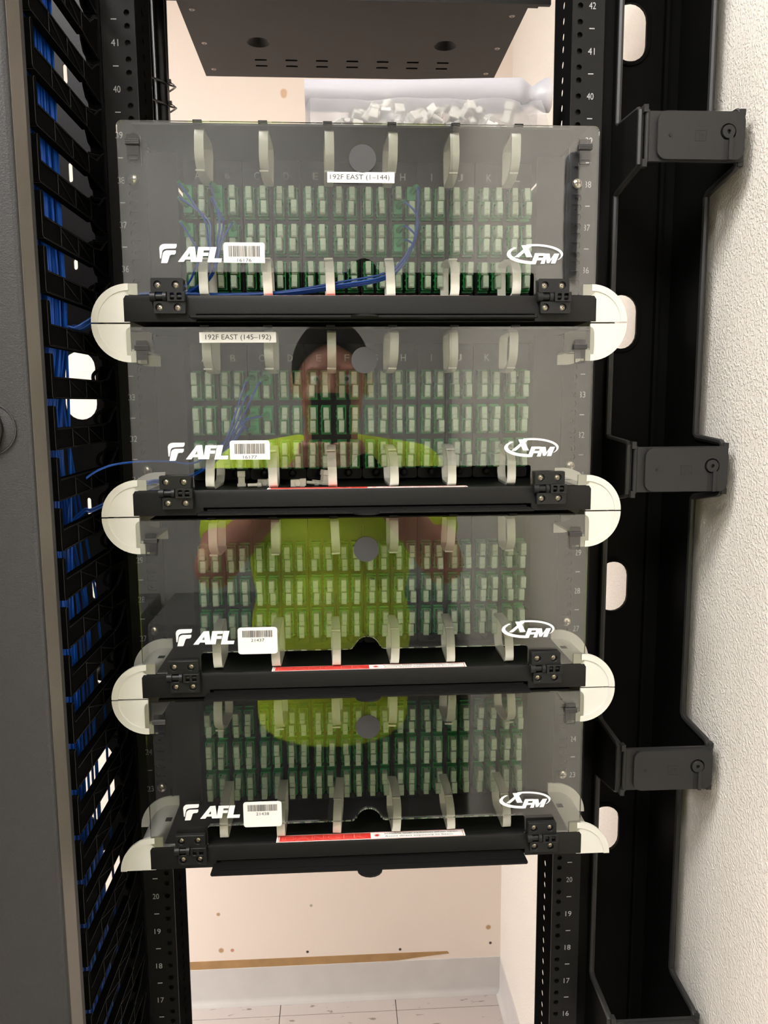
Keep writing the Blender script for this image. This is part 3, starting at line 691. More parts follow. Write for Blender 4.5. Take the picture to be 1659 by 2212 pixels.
e = MB(); e.box(0.0042, 0.0046, -0.2555, -0.2295, 0.03, 2.15); e.build('edge_strip', 'door_edge', DR)
kb = MB(); kx, kz = -0.2885 + 0.0007 - XM, OFF + 0.1085
kb.prism(circ(kx, kz, 0.0200, 40), -0.2622, -0.2605, 'XZ', [circ(kx, kz, 0.0190, 40)])
kb.cyl((kx, -0.2603, kz), (kx, -0.2612, kz), 0.0188, 0.0186, 40)
q = []
for i in range(13): q.append((kx + 0.0090 - 0.0018 * math.cos(i / 12 * 2 * PI), kz - 0.0165 + 0.033 * i / 12))
q += [(2 * kx - a, b_) for a, b_ in reversed(q)]
kb.build('latch_knob', 'door_grey', DR, bevel=0.0006, seg=2)
MB().prism(q, -0.2655, -0.2612, 'XZ').build('knob_lever', 'hinge_black', DR, bevel=0.0010, seg=2)

# blue strands down the manager (too many to count)
b = MB(); rnd = random.Random(11)
for i in range(76):
    x0 = -0.2925 + 0.0205 * rnd.random(); y0 = -0.168 + 0.062 * rnd.random()
    loose = i < 17
    pts = []; ph = rnd.random() * 6; tx = -0.304 + 0.031 * rnd.random(); ty = -0.170 + 0.125 * rnd.random()
    for q in range(24):
        z = 0.78 - q * 0.085; t = max(0.0, min(1.0, (0.16 - z) / 0.25))
        if not loose: tx = -0.335 + 0.002 * i % 0.03; ty = -0.16
        pts.append((x0 + (tx - x0) * t + 0.0012 * math.sin(ph + z * 7), y0 + (ty - y0) * t + 0.002 * math.cos(ph + z * 5), OFF + z))
    b.tube(spline(pts, 2), 0.00135, 5)
tag(b.build('fiber_cable_bundle', 'fiber_blue'), 'bundle of thin blue fiber cables running down inside the black cable manager', 'cables', kind='stuff')

# ------------------------------------------------------------------ fiber jumpers plugged into the upper two panels
def jumper(k, col, r, h, pts, label, group, boot=(-.004, -0.006)):
    zb = ZB1 - k * PITCH; x = colx(col // 2, col % 2); z = ROWZ[r] + (0.0066 if h == 0 else -0.0066)
    p0 = Vector((x, YP + 0.0845 - 0.0225, zb + z))
    p1 = p0 + Vector((boot[0], -0.014, boot[1])); path = [p0 + Vector((0, 0.003, 0)), p1] + [Vector(p) for p in pts]
    sp = spline(path, 7)
    o = MB().tube([p - p0 for p in sp], 0.00105, 6).build('fiber_jumper', 'fiber_blue', loc=p0)
    tag(o, label, 'cable', group)
    c = inst('connector', ME_CONN, o, (0, 0.022, 0))
    bt = MB(); v = [p - p0 for p in sp[:8]]; bt.tube([Vector((0, 0.003, 0))] + v[2:8], [0.0034, 0.0031, 0.0028, 0.0025, 0.0021, 0.0017, 0.0014], 8); bt.build('boot', 'boot_green', o)
zb0 = ZB1; zb1 = ZB1 - PITCH
rnd = random.Random(5)
def out_left(zb, n, i, entry):
    u = (i % 4) * 0.0025; v = (i // 4) * 0.0025; x3 = 0.0 if zb == zb0 else -0.010; lift = -0.0030 if zb == zb0 else 0.0035
    # over the left radius guide, down into the manager; every cable keeps its own lane
    return [(-0.190, YP + 0.045 + u, zb + 0.0285 + v), (-0.2136, YP + 0.042 + u, zb + 0.0272 + v), (-0.238, YP + 0.034 + u, zb + 0.0150 + v), (-0.262, YP + 0.020 + u, zb + lift + v), (-0.2705 - .3 * v, YP + 0.017 + u, zb + lift - .0015 + v), (-0.2800 - v + x3, YP + 0.012 + u, zb - 0.024), (-0.2835 - v + x3, YP + 0.006 + u, zb - 0.080), (-0.2855 - v + x3, YP + 0.000 + u, zb - 0.20), (-0.2920 - v + x3, YP + u, zb - 0.36)]
def lanes(pts, i):
    return [(p[0] + (i // 4) * .0010, p[1] + (i % 4) * .0025, p[2] + (i // 4) * .0025) for p in pts]
LEFT = ['blue fiber jumper in the upper port of the first adapter, topmost panel, far left', 'blue fiber jumper in the lower port of the first adapter, topmost panel, far left', 'blue fiber jumper in the upper port under letter B of the topmost panel', 'blue fiber jumper in the lower port under letter B of the topmost panel', 'blue fiber jumper slanting left from the second adapter row under letter B, topmost panel', 'blue fiber jumper from the second adapter row at the far left of the topmost panel']
for i, (col, r, h) in enumerate([(0,0,0), (0,0,1), (2,0,0), (2,0,1), (3,1,0), (0,1,0)]):
    dx = (-0.0075, -0.0055, 0.0010, 0.0030, 0.0060, 0)[i]
    if i == 5: mid = [(-0.158, YP + 0.045, zb0 + 0.068), (-0.1620, YP + 0.042, zb0 + 0.050), (-0.172, YP + 0.044, zb0 + 0.036)]
    elif i == 4: mid = [(-0.134, YP + 0.040, zb0 + 0.078), (-0.1385, YP + 0.036, zb0 + 0.060), (-0.147, YP + 0.038, zb0 + 0.044), (-0.168, YP + 0.042, zb0 + 0.032)]
    else: mid = [(-0.1375 + dx * 1.6, YP + 0.040, zb0 + 0.100), (-0.1385 + dx, YP + 0.036, zb0 + 0.080), (-0.1410 + dx * .6, YP + 0.036, zb0 + 0.060), (-0.1490 + dx * .3, YP + 0.038, zb0 + 0.044), (-0.168, YP + 0.042, zb0 + 0.032)]
    jumper(0, col, r, h, lanes(mid, i) + out_left(zb0, 10, i, 0), LEFT[i], 'left jumpers of the top panel', boot=(-.005 if col != 3 else .002, .004))
LONG = ['long blue jumper strung across the topmost panel from the first adapter under H, lower port', 'long blue jumper strung across the topmost panel from the second adapter under H, top row', 'long blue jumper strung across the topmost panel from the second row under H, upper port', 'long blue jumper strung across the topmost panel from the second row under H, lower port']
for q, (col, r, h) in enumerate([(14,0,1), (15,0,0), (14,1,0), (14,1,1)]):
    i = q + 8 if q else 7
    f = q * 0.0026
    sag = (0.006, 0.0, 0.0012, 0.0024)[q]
    mid = [(0.0545 - f * .5, YP + 0.046 - f, zb0 + 0.104 - 0.009 * q), (0.0500 - f * .6, YP + 0.036 - f, zb0 + 0.078 - .002 * q), (0.0400 - f * .5, YP + 0.030 - f, zb0 + 0.056 + sag), (0.020, YP + 0.029 - f, zb0 + 0.0425 + sag), (-0.020, YP + 0.029 - f, zb0 + 0.0350 + sag), (-0.075, YP + 0.030 - f, zb0 + 0.0285 + sag * .6), (-0.130, YP + 0.034 - f, zb0 + 0.0272 + sag * .5), (-0.168, YP + 0.038 - f, zb0 + 0.0285 + sag * .5)]
    u = 0.0075 - f; z2 = sag * .5
    tail = [(-0.190, YP + 0.034 + u - .0075, zb0 + 0.0278 + z2), (-0.2136, YP + 0.032 + u - .0075, zb0 + 0.0262 + z2), (-0.238, YP + 0.024 + u - .0075, zb0 + 0.0145), (-0.262, YP + 0.010 + u - .0075, zb0 - 0.0032), (-0.2705, YP + 0.006 + u - .0075, zb0 - 0.0048), (-0.2790, YP + 0.001 + u - .0075, zb0 - 0.030), (-0.2835, YP - 0.005 + u - .0075, zb0 - 0.080), (-0.2855, YP - 0.010 + u - .0075, zb0 - 0.20), (-0.2920, YP - .010 + u - .0075, zb0 - 0.36)]
    jumper(0, col, r, h, mid + tail, LONG[q], 'long jumpers of the top panel', boot=(.005, .002))
SEC = ['blue jumper in the upper port of the first adapter under C, second panel', 'blue jumper in the lower port of the first adapter under C, second panel', 'blue jumper in the right adapter of the top row under C, second panel', 'blue jumper in the upper port of the middle row under C, second panel', 'blue jumper in the lower port of the middle row under C, second panel']
for i, (col, r, h) in enumerate([(4,0,0), (4,0,1), (5,0,0), (4,1,0), (4,1,1), (5,1,0)]):
    d = 0.0026 * (i // 4); dx = 0.0024 * (i - 2)
    mid = [(-0.122 + dx, YP + 0.040, zb1 + 0.092 - .003 * i), (-0.132 + dx * .7, YP + 0.036, zb1 + 0.070 - .001 * i), (-0.146 + dx * .4, YP + 0.036, zb1 + 0.050), (-0.166, YP + 0.040, zb1 + 0.036)]
    if i == 5:
        tail = [(-0.190, YP + 0.03, zb1 + 0.0500), (-0.218, YP + 0.022, zb1 + 0.0505), (-0.244, YP + 0.012, zb1 + 0.047), (-0.264, YP + 0.004, zb1 + 0.035), (-0.277, YP, zb1 + 0.015), (-0.282, YP, zb1 - 0.05), (-0.285, YP, zb1 - .2)]
        jumper(1, col, r, h, [(p[0], p[1] - .006, p[2] + .012) for p in mid] + tail, 'single blue fiber jumper crossing high out of the second patch panel', None, boot=(-.005, -.002))
    else:
        jumper(1, col, r, h, lanes(mid, i) + out_left(zb1, 6, i, 0), SEC[i], 'jumpers of the second panel', boot=(-.006, -.004))

# loose dust caps on the tray of the second panel
def loose_cap(kind):
    m = MB()
    if kind == 0: m.box(-0.0033, 0.0033, -0.003, 0.003, 0, 0.013); m.box(-0.0038, 0.0038, -0.0038, 0.0038, 0.0095, 0.015); m.box(-0.0042, 0.0042, -0.004, 0.004, 0, 0.003)
    elif kind == 1: m.cyl((-0.006, 0, 0.0026), (0.006, 0, 0.0026), 0.0016, n=12); m.cyl((0.0035, 0, 0.0026), (0.0075, 0, 0.0026), 0.0026, n=12)
    else: m.box(-0.007, 0.007, -0.0035, 0.0035, 0, 0.007); m.cyl((0, -0.0035, 0.0035), (0, -0.0050, 0.0035), 0.0030, n=12); m.box(0.002, 0.008, -0.004, 0.004, 0.001, 0.0078)
    return mesh_of(m.build('loose_dust_cap', 'loose_cap', bevel=0.0004, seg=1))
LC = [loose_cap(i) for i in range(3)]
zf = zb1 + 0.0243
for (x, y, kd, rz, lab) in [(-0.121, 0.034, 0, 0.1, 'upright translucent cap standing on the second panel tray'), (-0.108, 0.022, 1, 0.3, 'small round translucent cap lying beside the upright one on the tray'),
        (-0.098, 0.034, 2, 0.0, 'boxy translucent cap half behind a cream ring on the second tray'), (-0.0655, 0.026, 2, 0.05, 'boxy translucent cap lying between the second and third rings'),
        (-0.0525, 0.030, 1, 2.9, 'small round translucent cap left of the tilted square cap'), (-0.0470, 0.040, 1, 0.2, 'small round translucent cap behind the tilted square cap'), (-0.0400, 0.031, 0, 0.5, 'tilted square translucent cap beside the third cream ring')]:
    o = bpy.data.objects.new('loose_dust_cap', LC[kd]); COL.objects.link(o); o.location = (x, YP + y, zf); o.rotation_euler = (0, 0, rz)
    if 'tilted' in lab: o.rotation_euler = (0, 0.15, 0.5); o.location.z += 0.0007
    tag(o, lab, 'cap', 'loose caps on the second tray')

# ------------------------------------------------------------------ right cable manager
RM = thing('vertical_cable_manager', (0.326, 0, 0), 'black vertical cable manager with latched gates beside the textured wall', 'cable manager')
GZ = [OFF + 0.3835 - 0.3282 * i for i in range(-1, 5)]
f = MB(); hs = [oval(0.317 - 0.326, OFF + 0.5455 - 0.3253 * i, 0.0190, 0.0320, 10) for i in range(5)]
f.prism([(-0.0505, 0), (0.0505, 0), (0.0505, 2.15), (-0.0505, 2.15)], 0.088, 0.091, 'XZ', hs); f.box(0.030, 0.034, 0.080, 0.088, 0, 2.15); f.build('back_panel', 'channel_black', RM)
f = MB(); f.box(-0.0672, -0.0540, 0.008, 0.060, 0, 2.15); f.build('dark_filler', 'channel_black', RM)  # filler added so the gap beside the post stays black
for h_ in hs:
    cx = sum(p[0] for p in h_) / len(h_); cz = sum(p[1] for p in h_) / len(h_)
    g = MB(); g.prism(oval(cx, cz, 0.0235, 0.0365, 10), 0.085, 0.0885, 'XZ', [oval(cx, cz, 0.0187, 0.0317, 10)])
    g.box(cx - .006, cx + .006, 0.0842, 0.0852, cz - 0.0348, cz - 0.0332); g.box(cx - .006, cx + .006, 0.0842, 0.0852, cz + 0.0332, cz + 0.0348)
    g.build('grommet', 'channel_black', RM, bevel=0.0005, seg=1)
def side_profile():
    front = []
    for gz in sorted(GZ):
        front += [(0.0, gz - 0.040), (-0.004, gz - 0.037), (-0.062, gz - 0.027), (-0.066, gz - 0.0255), (-0.066, gz + 0.0255), (-0.062, gz + 0.027), (-0.006, gz + 0.030), (0.0, gz + 0.034)]
    return [(0.091, 0.0), (0.0, 0.0)] + front + [(0.0, 2.15), (0.091, 2.15)]
for xa, xb, lip in ((-0.0535, -0.0500, -0.0460), (0.0500, 0.0535, 0.0460)):
    f = MB(); f.prism(side_profile(), xa, xb, 'YZ')
    # rounded front rim following the profile
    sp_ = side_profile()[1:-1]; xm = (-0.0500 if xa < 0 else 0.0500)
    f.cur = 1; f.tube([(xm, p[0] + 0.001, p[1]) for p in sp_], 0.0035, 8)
    f.build('side_wall', ['channel_black', 'rim_highlight'], RM, smooth=40)
def gate_mesh():
    m = MB()
    m.prism(rrect(-0.0455, 0.0525, -0.0235, 0.0235, 0.002, 2), -0.004, 0, 'XZ')                 # backing plate
    m.prism(rrect(-0.0365, 0.0510, -0.0225, 0.0225, 0.009, 5), -0.0085, -0.004, 'XZ', [circ(0.034, 0.0035, 0.0080, 18)])  # raised pad
    m.cyl((-0.0455, -0.003, -0.0245), (-0.0455, -0.003, 0.0245), 0.0022, n=10)
    for s in (-1, 1): m.box(-0.0500, -0.0455, -0.006, 0.002, s * 0.0255 - 0.0035, s * 0.0255 + 0.0035); m.box(0.0480, 0.0535, -0.003, 0.004, s * 0.0240 - 0.003, s * 0.0240 + 0.003)
    m.prism(rrect(0.0008, 0.0125, -0.0055, 0.0050, 0.0006, 1), -0.0088, -0.0085, 'XZ', [rrect(0.0014, 0.0119, -0.0049, 0.0044, 0.0004, 1)])
    m.prism([(0.0050, -0.0049), (0.0058, -0.0049), (0.0058, 0.0008), (0.0092, 0.0008), (0.0092, -0.002), (0.0100, -0.002), (0.0100, 0.0016), (0.0050, 0.0016)], -0.0088, -0.0085, 'XZ')
    m.cur = 1; m.cyl((-0.024, -0.0080, 0.0), (-0.024, -0.0092, 0.0), 0.0017, n=12)
    m.cyl((0.034, -0.0045, 0.0035), (0.034, -0.0042, 0.0035), 0.0080, n=18); m.box(0.0300, 0.0345, -0.0088, -0.0085, -0.0225, -0.004)
    return mesh_of(m.build('gate', ['gate_grey', 'slot_dark'], bevel=0.0006, seg=2))
def lever_mesh():
    m = MB(); m.prism(circ(0, 0, 0.0063, 22), -0.0100, -0.0045, 'XZ', [circ(0, 0, 0.0020, 12)]); m.box(0.0005, 0.0042, -0.0110, -0.0045, -0.0265, -0.0050)
    m.cur = 1; m.cyl((0, -0.0075, 0), (0, -0.0072, 0), 0.0021, n=12)
    return mesh_of(m.build('latch_lever', ['gate_grey', 'slot_dark'], bevel=0.0005, seg=1))
ME_GATE = gate_mesh(); ME_LEV = lever_mesh()
for gz in GZ:
    g = inst('gate', ME_GATE, RM, (0.001, -0.0665, gz)); inst('latch_lever', ME_LEV, g, (0.034, 0, 0.0035))

# ------------------------------------------------------------------ chassis above, and its screws, slots and dimples
CZ = OFF + 0.575
CH = thing('equipment_chassis', (0, 0.09, CZ), 'black rack equipment seen from below, with vent slots and screws underneath', 'equipment')
f = MB(); slots = []
def strip(cx, cy, wd, ht): return [(cx - wd/2, cy - ht/2), (cx + wd/2, cy - ht/2), (cx + wd/2, cy + ht/2), (cx - wd/2, cy + ht/2)]
for i in range(7):
    cx = (i - 3) * 0.0405 + 0.001
    slots += [strip(cx + (3-i)*.0002, 0.165, 0.0155, 0.0050), strip(cx, 0.184, 0.0155, 0.0050)]
dimp = [(-0.118, 0.113), (0.118, 0.113)]
f.prism([(-0.200, 0.002), (0.200, 0.002), (0.200, 0.222), (-0.200, 0.222)], 0.0, 0.0015, 'XY', slots + [circ(x, y, 0.0145, 24) for x, y in dimp])
for x, y in dimp:
    n = 24; a = circ(x, y, 0.0145, n); c = circ(x, y, 0.005, n); vs = [(p[0], p[1], 0.0) for p in a] + [(p[0], p[1], 0.0090) for p in c]
    f.add(vs, [(i, (i+1) % n, n + (i+1) % n, n + i) for i in range(n)] + [tuple(range(n, 2*n))])
f.box(-0.200, -0.1985, 0.002, 0.222, 0.0015, 0.13); f.box(0.1985, 0.200, 0.002, 0.222, 0.0015, 0.13); f.box(-0.200, 0.200, 0.2205, 0.222, 0.0015, 0.13); f.box(-0.200, 0.200, 0.002, 0.222, 0.1285, 0.13)
f.box(-0.198, 0.198, 0.004, 0.220, 0.014, 0.015)
f.build('body', 'chassis', CH)
f = MB(); f.box(-0.2235, 0.2235, -0.004, 0.0015, -0.002, 0.132); f.box(-0.212, -0.200, 0.0015, 0.012, 0.001, 0.12); f.box(0.200, 0.212, 0.0015, 0.012, 0.001, 0.12); f.build('front_plate', 'chassis', CH)
def up_screw(x, y, z=0.0, mt='dark_metal'):
    m = MB(); m.cyl((x, y, z), (x, y, z - 0.0008), 0.0035, 0.0022, 14); m.cur = 1; m.cyl((x, y, z - 0.0008), (x, y, z - 0.0010), 0.0010, n=6); m.build('screw', [mt, 'slot_dark'], CH)
for sd in (-1, 1):
    for y in (0.030, 0.118, 0.198): up_screw(sd * 0.186, y)
for x, y in dimp: up_screw(x, y, 0.0090, 'gunmetal')

# ------------------------------------------------------------------ power cables behind the left post
for i, (x, y, r, lab) in enumerate([(-0.2270, 0.135, 0.0080, 'thick black power cable behind the rack post, nearest the open gap'), (-0.2415, 0.150, 0.0085, 'thickest black power cable in the tied bundle, closest to the rack post'), (-0.2300, 0.165, 0.0075, 'thinnest black power cable at the back of the tied bundle')]):
    m = MB(); pts = [(0.0015 * math.sin(z * 5 + i), 0.001 * math.cos(z * 4 + i), z) for z in [1.62 + q * 0.09 for q in range(8)]]
    pts = [(-0.11, 0.03, 1.20 + .02 * i), (-0.06, 0.02, 1.28 + .02 * i), (-0.012, 0.006, 1.40), (0, 0, 1.52)] + pts
    m.tube(spline(pts, 5), r, 12)
    o = m.build('power_cable', 'gloss_black', loc=(x, y, 0.0)); tag(o, lab, 'cable', 'power cables behind the post')
for z, lab in ((0.478, 'lower black zip tie around the power cables behind the rack post'), (0.502, 'upper black zip tie around the power cables behind the rack post')):
    m = MB(); pts = [(0.0200 * math.cos(a) , 0.0270 * math.sin(a), 0.004 * math.sin(a * 2)) for a in [2 * PI * q / 20 for q in range(21)]]
    m.tube(pts, 0.0012, 5); m.box(0.0145, 0.0185, -0.018, -0.014, -0.002, 0.002); m.tube([(0.016, -0.016, 0), (0.0225, -0.019, -0.005)], 0.0007, 4)
    o = m.build('zip_tie', 'zip_black', loc=(-0.2340, 0.150, OFF + z)); tag(o, lab, 'zip tie', 'zip ties on the power cables')

# ------------------------------------------------------------------ bag of caps on top of the first panel
ZT = ZB1 + 0.1757
BG = thing('plastic_bag', (0.075, 0.035, ZT), 'clear plastic bag of white caps lying rolled on the topmost patch panel', 'bag')
m = MB(); nu, nv = 44, 28; vs = []; rnd = random.Random(3)
for i in range(nu + 1):
    t = i / nu; x = -0.130 + 0.255 * t
    pinch = 1.0 - 0.12 * math.exp(-((t - 0.93) / 0.05) ** 2)
    for j in range(nv):
        a = 2 * PI * j / nv
        hy = 0.046 * (1 + 0.06 * math.sin(5 * t + 2 * a)); hz = 0.0350 * (1.0 + 0.06 * t)
        c, s_ = math.cos(a), math.sin(a)
        y = hy * math.copysign(abs(c) ** 0.8, c) * pinch; z = 0.0362 + hz * math.copysign(abs(s_) ** 0.75, s_) * (pinch if t > .8 else 1)
        # crumple of the film
        cr = 0.0022 * math.sin(17 * t + 3 * a) + 0.0016 * math.sin(31 * t - 5 * a + 1)
        z = max(0.0012, z + cr); y += cr * 0.8
        if t < 0.02: y *= 0.55
        vs.append((x + 0.006 * math.sin(a * 2) * (t > 0.9), y, z))
m.add(vs, [(i*nv + j, i*nv + (j+1) % nv, (i+1)*nv + (j+1) % nv, (i+1)*nv + j) for i in range(nu) for j in range(nv)])
m.build('film', 'bag_film', BG, smooth=60)
# flattened, rolled mouth of the bag along its top front edge, with a twisted end
m = MB(); vs = []; n1 = 40
for i in range(n1 + 1):
    t = i / n1; x = -0.130 + 0.262 * t
    rr = 0.0150 * (1 + 0.15 * t - 0.55 * math.exp(-((t - 0.925) / 0.028) ** 2)); zc = 0.0725 + 0.004 * t * t
    for j in range(14):
        a = 2 * PI * j / 14; vs.append((x, -0.016 + rr * 1.3 * (1 if t < .9 else .6) * math.cos(a) + 0.0007 * math.sin(9 * t + j), zc + rr * math.sin(a)))
m.add(vs, [(i*14 + j, i*14 + (j+1) % 14, (i+1)*14 + (j+1) % 14, (i+1)*14 + j) for i in range(n1) for j in range(14)])
m.build('rolled_mouth', 'bag_roll', BG, smooth=60)
for i in range(80):
    x = 0.075 + rnd.uniform(-0.105, 0.095); y = 0.035 + rnd.uniform(-0.032, 0.0); z = ZT + 0.0030 + rnd.choice((0.0, 0.012, 0.024, 0.034, 0.042, 0.046, 0.049)) * (0.9 if x < 0 else 1)
    o = bpy.data.objects.new('bagged_cap', LC[i % 3]); COL.objects.link(o); o.location = (x, y, z)
    o.rotation_euler = (rnd.uniform(-.7, .7), rnd.uniform(-1.2, 1.2), rnd.uniform(0, 6)); o.scale = (1.35,) * 3
    tag(o, 'loose white plastic cap inside the clear bag on the rack', 'cap', 'caps inside the bag')

# ------------------------------------------------------------------ the room behind the photographer (seen in the clear doors)
mt = MB(); mt.prism(rrect(-0.55, 0.36, YF + 0.5, -1.05, 0.03, 4), 0.0, 0.010, 'XY'); tag(mt.build('added_dark_mat', 'dark_mat', bevel=0.003, seg=1), 'added black mat under the standing person, darkening the door reflections', 'mat')  # mat added to darken the reflection in the lowest door
def cabinet(x, wd, ht, label):  # cabinets added to darken what the lower doors reflect
    t = thing('added_cabinet', (x, YF + 0.03, 0), label, 'cabinet', 'added cabinets darkening the door reflections')
    f = MB(); f.box(-wd/2, wd/2, 0, 0.43, 0.05, ht); f.box(-wd/2 + .02, wd/2 - .02, 0.02, 0.40, 0, 0.05); f.build('body', 'cabinet_grey', t, bevel=0.004)
    for s in (-1, 1):
        d = MB(); d.box(min(s*.004, s*(wd/2 - .01)), max(s*.004, s*(wd/2 - .01)), 0.43, 0.45, 0.07, ht - .02); dd = d.build('door', 'cabinet_grey', t, bevel=0.003)
        hd = MB(); hd.tube(spline([(s*.04, .45, ht*.5 - .06), (s*.04, .475, ht*.5 - .05), (s*.04, .475, ht*.5 + .05), (s*.04, .45, ht*.5 + .06)], 4), 0.005, 8); hd.build('handle', 'screw_metal', dd)
cabinet(-1.15, 0.95, 0.90, 'added low cabinet farther from the textured wall, darkening the door reflections')
cabinet(-0.15, 0.95, 0.90, 'added low cabinet nearest the textured wall, darkening the door reflections')
ps = thing('power_strip', (0.392, -0.80, H + 0.215), 'short dark power strip on the textured wall, mirrored in the topmost door', 'power strip')
f = MB(); f.box(-0.014, 0.0, -0.020, 0.020, 0, 0.205); f.build('body', 'strip_blue', ps, bevel=0.003)
for i in range(4):
    f = MB(); f.box(-0.0155, -0.0138, -0.014, 0.014, 0.014 + .048*i, 0.046 + .048*i); f.box(-.016, -.0154, -.006, -.003, .024 + .048*i, .034 + .048*i); f.build('outlet', 'cabinet_grey', ps)

# ------------------------------------------------------------------ the photographer
PX, PY = -0.045, -1.22
PER = thing('person', (PX, PY, 0), 'person in a yellow-green shirt holding up a phone, mirrored in the doors', 'person')
def hz(d): return H + d
def L(x, y, z): return (x - PX, y - PY, z)
def remesh(o, vox, smooth_it=4):
    r = o.modifiers.new('remesh', 'REMESH'); r.mode = 'VOXEL'; r.voxel_size = vox; r.use_smooth_shade = True
    s = o.modifiers.new('smooth', 'SMOOTH'); s.factor = 0.5; s.iterations = smooth_it
def cap(mb, p0, r0, p1, r1, n=14):
    mb.cyl(p0, p1, r0, r1, n); mb.ball(p0, r0, n=n, m=8); mb.ball(p1, r1, n=n, m=8)
HX, HY, HZ = CAMX - 0.010, -1.105, hz(0.040)
PHX, PHY, PHZ = CAMX - 0.0105, CAMY - 0.0135, hz(-0.058)          # phone centre
bd = MB()
bd.ball(L(HX, HY, HZ + 0.022), 0.078, 0.096, 0.100, 24, 16)        # skull
bd.ball(L(HX, HY + 0.022, HZ - 0.045), 0.064, 0.068, 0.080, 20, 14)  # jaw and face
bd.ball(L(HX, HY + 0.070, HZ - 0.095), 0.028, 0.022, 0.022, 12, 8)   # chin
bd.ball(L(HX, HY + 0.098, HZ - 0.022), 0.013, 0.016, 0.014, 12, 8); cap(bd, L(HX, HY + 0.088, HZ + 0.020), 0.008, L(HX, HY + 0.102, HZ - 0.018), 0.011, 10)   # nose
for s in (-1, 1):
    bd.ball(L(HX + s * 0.030, HY + 0.084, HZ + 0.026), 0.024, 0.012, 0.009, 12, 8)   # brow
    bd.ball(L(HX + s * 0.040, HY + 0.070, HZ - 0.030), 0.022, 0.018, 0.022, 12, 8)   # cheek
    bd.ball(L(HX + s * 0.080, HY - 0.005, HZ + 0.002), 0.010, 0.018, 0.032, 12, 8)   # ear
bd.ball(L(HX, HY + 0.088, HZ - 0.060), 0.024, 0.010, 0.006, 12, 8); bd.ball(L(HX, HY + 0.087, HZ - 0.069), 0.021, 0.010, 0.007, 12, 8)   # lips
cap(bd, L(HX, HY - 0.020, HZ - 0.07), 0.058, L(PX, PY + 0.05, hz(-0.14)), 0.062)     # neck
SH = {}
for s in (-1, 1):
    sh = Vector(L(PX + s * 0.195, PY + 0.005, hz(-0.165))); el = Vector(L(PX + s * 0.235, -1.000, hz(-0.335))); wr = Vector(L(PHX + s * 0.078, CAMY - 0.045, hz(-0.150)))
    SH[s] = (sh, el, wr)
    cap(bd, sh, 0.055, el, 0.043); cap(bd, el, 0.044, wr, 0.029)
    # hand: palm beside the phone, four fingers across its back, thumb on the screen side
    px = PHX + s * 0.0375
    pk = Vector(L(px + s * 0.016, CAMY - 0.020, hz(-0.112)))
    cap(bd, wr, 0.027, pk + Vector((s * 0.004, -0.006, -0.012)), 0.022); bd.ball(pk, 0.015, 0.026, 0.042, 14, 10)
    for q, (dz, ln, rr) in enumerate([(0.028, 0.030, 0.0080), (0.010, 0.036, 0.0084), (-0.008, 0.033, 0.0080), (-0.025, 0.025, 0.0070)]):
        k0 = pk + Vector((0, 0.016, dz)); k1 = Vector(L(px + s * 0.010, PHY + 0.0125, 0)); k1.z = pk.z + dz + 0.001
        k2 = Vector(L(px - s * ln * 0.55, PHY + 0.0130, 0)); k2.z = pk.z + dz + 0.004; k3 = Vector(L(px - s * ln, PHY + 0.0118, 0)); k3.z = pk.z + dz + 0.003
        cap(bd, k0, rr * 1.08, k1, rr, 10); cap(bd, k1, rr, k2, rr * .94, 10); cap(bd, k2, rr * .94, k3, rr * .84, 10)
    t0 = pk + Vector((-s * .004, -0.018, 0.004)); t1 = Vector(L(px - s * 0.004, PHY - 0.0145, 0)); t1.z = pk.z + 0.022; t2 = Vector(L(px - s * 0.020, PHY - 0.0140, 0)); t2.z = pk.z + 0.040
    cap(bd, t0, 0.0125, t1, 0.0100, 10); cap(bd, t1, 0.0100, t2, 0.0085, 10)
# trunk and legs inside the clothes
bd.ball(L(PX, PY, hz(-0.27)), 0.165, 0.105, 0.16, 20, 14); bd.ball(L(PX, PY + 0.02, hz(-0.52)), 0.160, 0.125, 0.22, 20, 14); bd.ball(L(PX, PY, hz(-0.72)), 0.160, 0.115, 0.12, 20, 14)
for s in (-1, 1):
    hip = L(PX + s * 0.085, PY, hz(-0.78)); kn = L(PX + s * 0.105, PY + 0.02, 0.46); an = L(PX + s * 0.115, PY - 0.02, 0.09)
    cap(bd, hip, 0.082, kn, 0.055); cap(bd, kn, 0.053, an, 0.038)
BODY = bd.build('body', 'skin', PER); remesh(BODY, 0.0045, 3)
# shirt
sb = MB()
sb.ball(L(PX, PY, hz(-0.245)), 0.185, 0.120, 0.135, 24, 16); sb.ball(L(PX, PY + 0.005, hz(-0.36)), 0.188, 0.130, 0.20, 24, 16); sb.ball(L(PX, PY + 0.032, hz(-0.52)), 0.186, 0.150, 0.20, 24, 16)
sb.cyl(L(PX, PY + 0.018, hz(-0.56)), L(PX, PY + 0.01, hz(-0.74)), 0.180, 0.178, 28)
for s in (-1, 1):
    sh, el, wr = SH[s]; cap(sb, Vector(L(PX + s * 0.07, PY - 0.005, hz(-0.130))), 0.058, sh, 0.072); cap(sb, sh, 0.072, sh.lerp(el, 0.62), 0.060)
SHIRT = sb.build('shirt', 'shirt', PER); remesh(SHIRT, 0.007, 6)
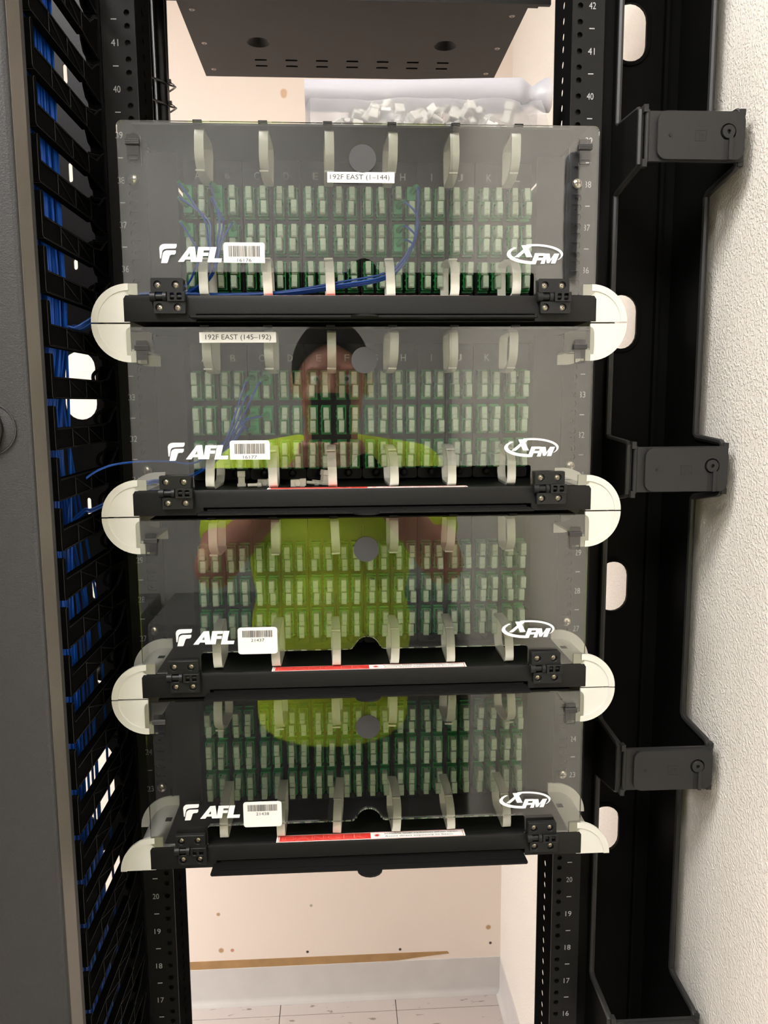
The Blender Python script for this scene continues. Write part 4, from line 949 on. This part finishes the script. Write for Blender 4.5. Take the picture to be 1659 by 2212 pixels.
# trousers
tb = MB(); tb.ball(L(PX, PY, hz(-0.80)), 0.172, 0.125, 0.13, 22, 14)
for s in (-1, 1):
    tb.cyl(L(PX + s * 0.088, PY, hz(-0.80)), L(PX + s * 0.105, PY + 0.015, 0.46), 0.096, 0.072, 18); tb.cyl(L(PX + s * 0.105, PY + 0.015, 0.46), L(PX + s * 0.115, PY - 0.015, 0.06), 0.072, 0.062, 18); tb.ball(L(PX + s * 0.105, PY + 0.015, 0.46), 0.072, n=16)
TR = tb.build('trousers', 'trousers', PER); remesh(TR, 0.009, 5)
for s in (-1, 1):
    fb = MB(); fb.ball(L(PX + s * 0.118, PY + 0.075, 0.050), 0.046, 0.115, 0.036, 16, 10); fb.ball(L(PX + s * 0.117, PY - 0.02, 0.062), 0.042, 0.060, 0.048, 16, 10); fb.prism([(a - PX + PX * 0 , b_) for a, b_ in [(PX + s*.118 - PX + .045*math.cos(q*PI/10), 0.050 + .135*math.sin(q*PI/10)) for q in range(20)]], 0.0105, 0.028, 'XY')
    fo = fb.build('shoe', 'shoe', PER); remesh(fo, 0.006, 3)
# hair: close-cropped shell over the skull
hb = MB(); n, mm = 28, 16; vs = []
for i in range(mm + 1):
    a = PI * 0.5 * i / mm * 1.18
    for j in range(n):
        t = 2 * PI * j / n; front = max(0.0, math.sin(t)); aa = a * (1.0 - 0.44 * front ** 1.3)
        r = 1.06 + 0.012 * math.sin(9 * t) * math.sin(6 * a)
        vs.append(L(HX + 0.080 * r * math.sin(aa) * math.cos(t), HY + 0.099 * r * math.sin(aa) * math.sin(t), HZ + 0.024 + 0.104 * r * math.cos(aa)))
fs = [(i*n + j, i*n + (j+1) % n, (i+1)*n + (j+1) % n, (i+1)*n + j) for i in range(mm) for j in range(n)]
hb.add(vs, fs); HR = hb.build('hair', 'hair', PER, smooth=180)
so = HR.modifiers.new('solid', 'SOLIDIFY'); so.thickness = 0.008; so.offset = -1
for s in (-1, 1):
    eb = MB(); eb.ball(L(HX + s * 0.031, HY + 0.080, HZ + 0.006), 0.012, n=14, m=10); eb.cur = 1; eb.ball(L(HX + s * 0.031, HY + 0.0895, HZ + 0.006), 0.0050, 0.0030, 0.0050, 12, 8); eb.build('eye', ['eye_white', 'ink'], PER)
# phone held just behind the lens position
PH_ = thing('phone', (PHX, PHY, PHZ - 0.075), 'black phone held upright in both hands, mirrored in the second door', 'phone')
f = MB(); f.prism(rrect(-0.0375, 0.0375, 0, 0.150, 0.009, 5), -0.004, 0.004, 'XZ'); f.build('body', 'phone_black', PH_, bevel=0.0015)
f = MB(); f.prism(rrect(-0.034, 0.034, 0.004, 0.146, 0.007, 4), -0.0046, -0.004, 'XZ'); f.build('screen', 'lens_glass', PH_)
f = MB(); f.prism(rrect(0.002, 0.034, 0.112, 0.144, 0.008, 4), 0.004, 0.0055, 'XZ'); cb = f.build('camera_bump', 'phone_black', PH_)
for x, z in ((0.0105, 0.133), (0.0105, 0.121)):
    f = MB(); f.cyl((x, 0.0055, z), (x, 0.0068, z), 0.0055, n=20); f.build('lens', 'lens_glass', cb)
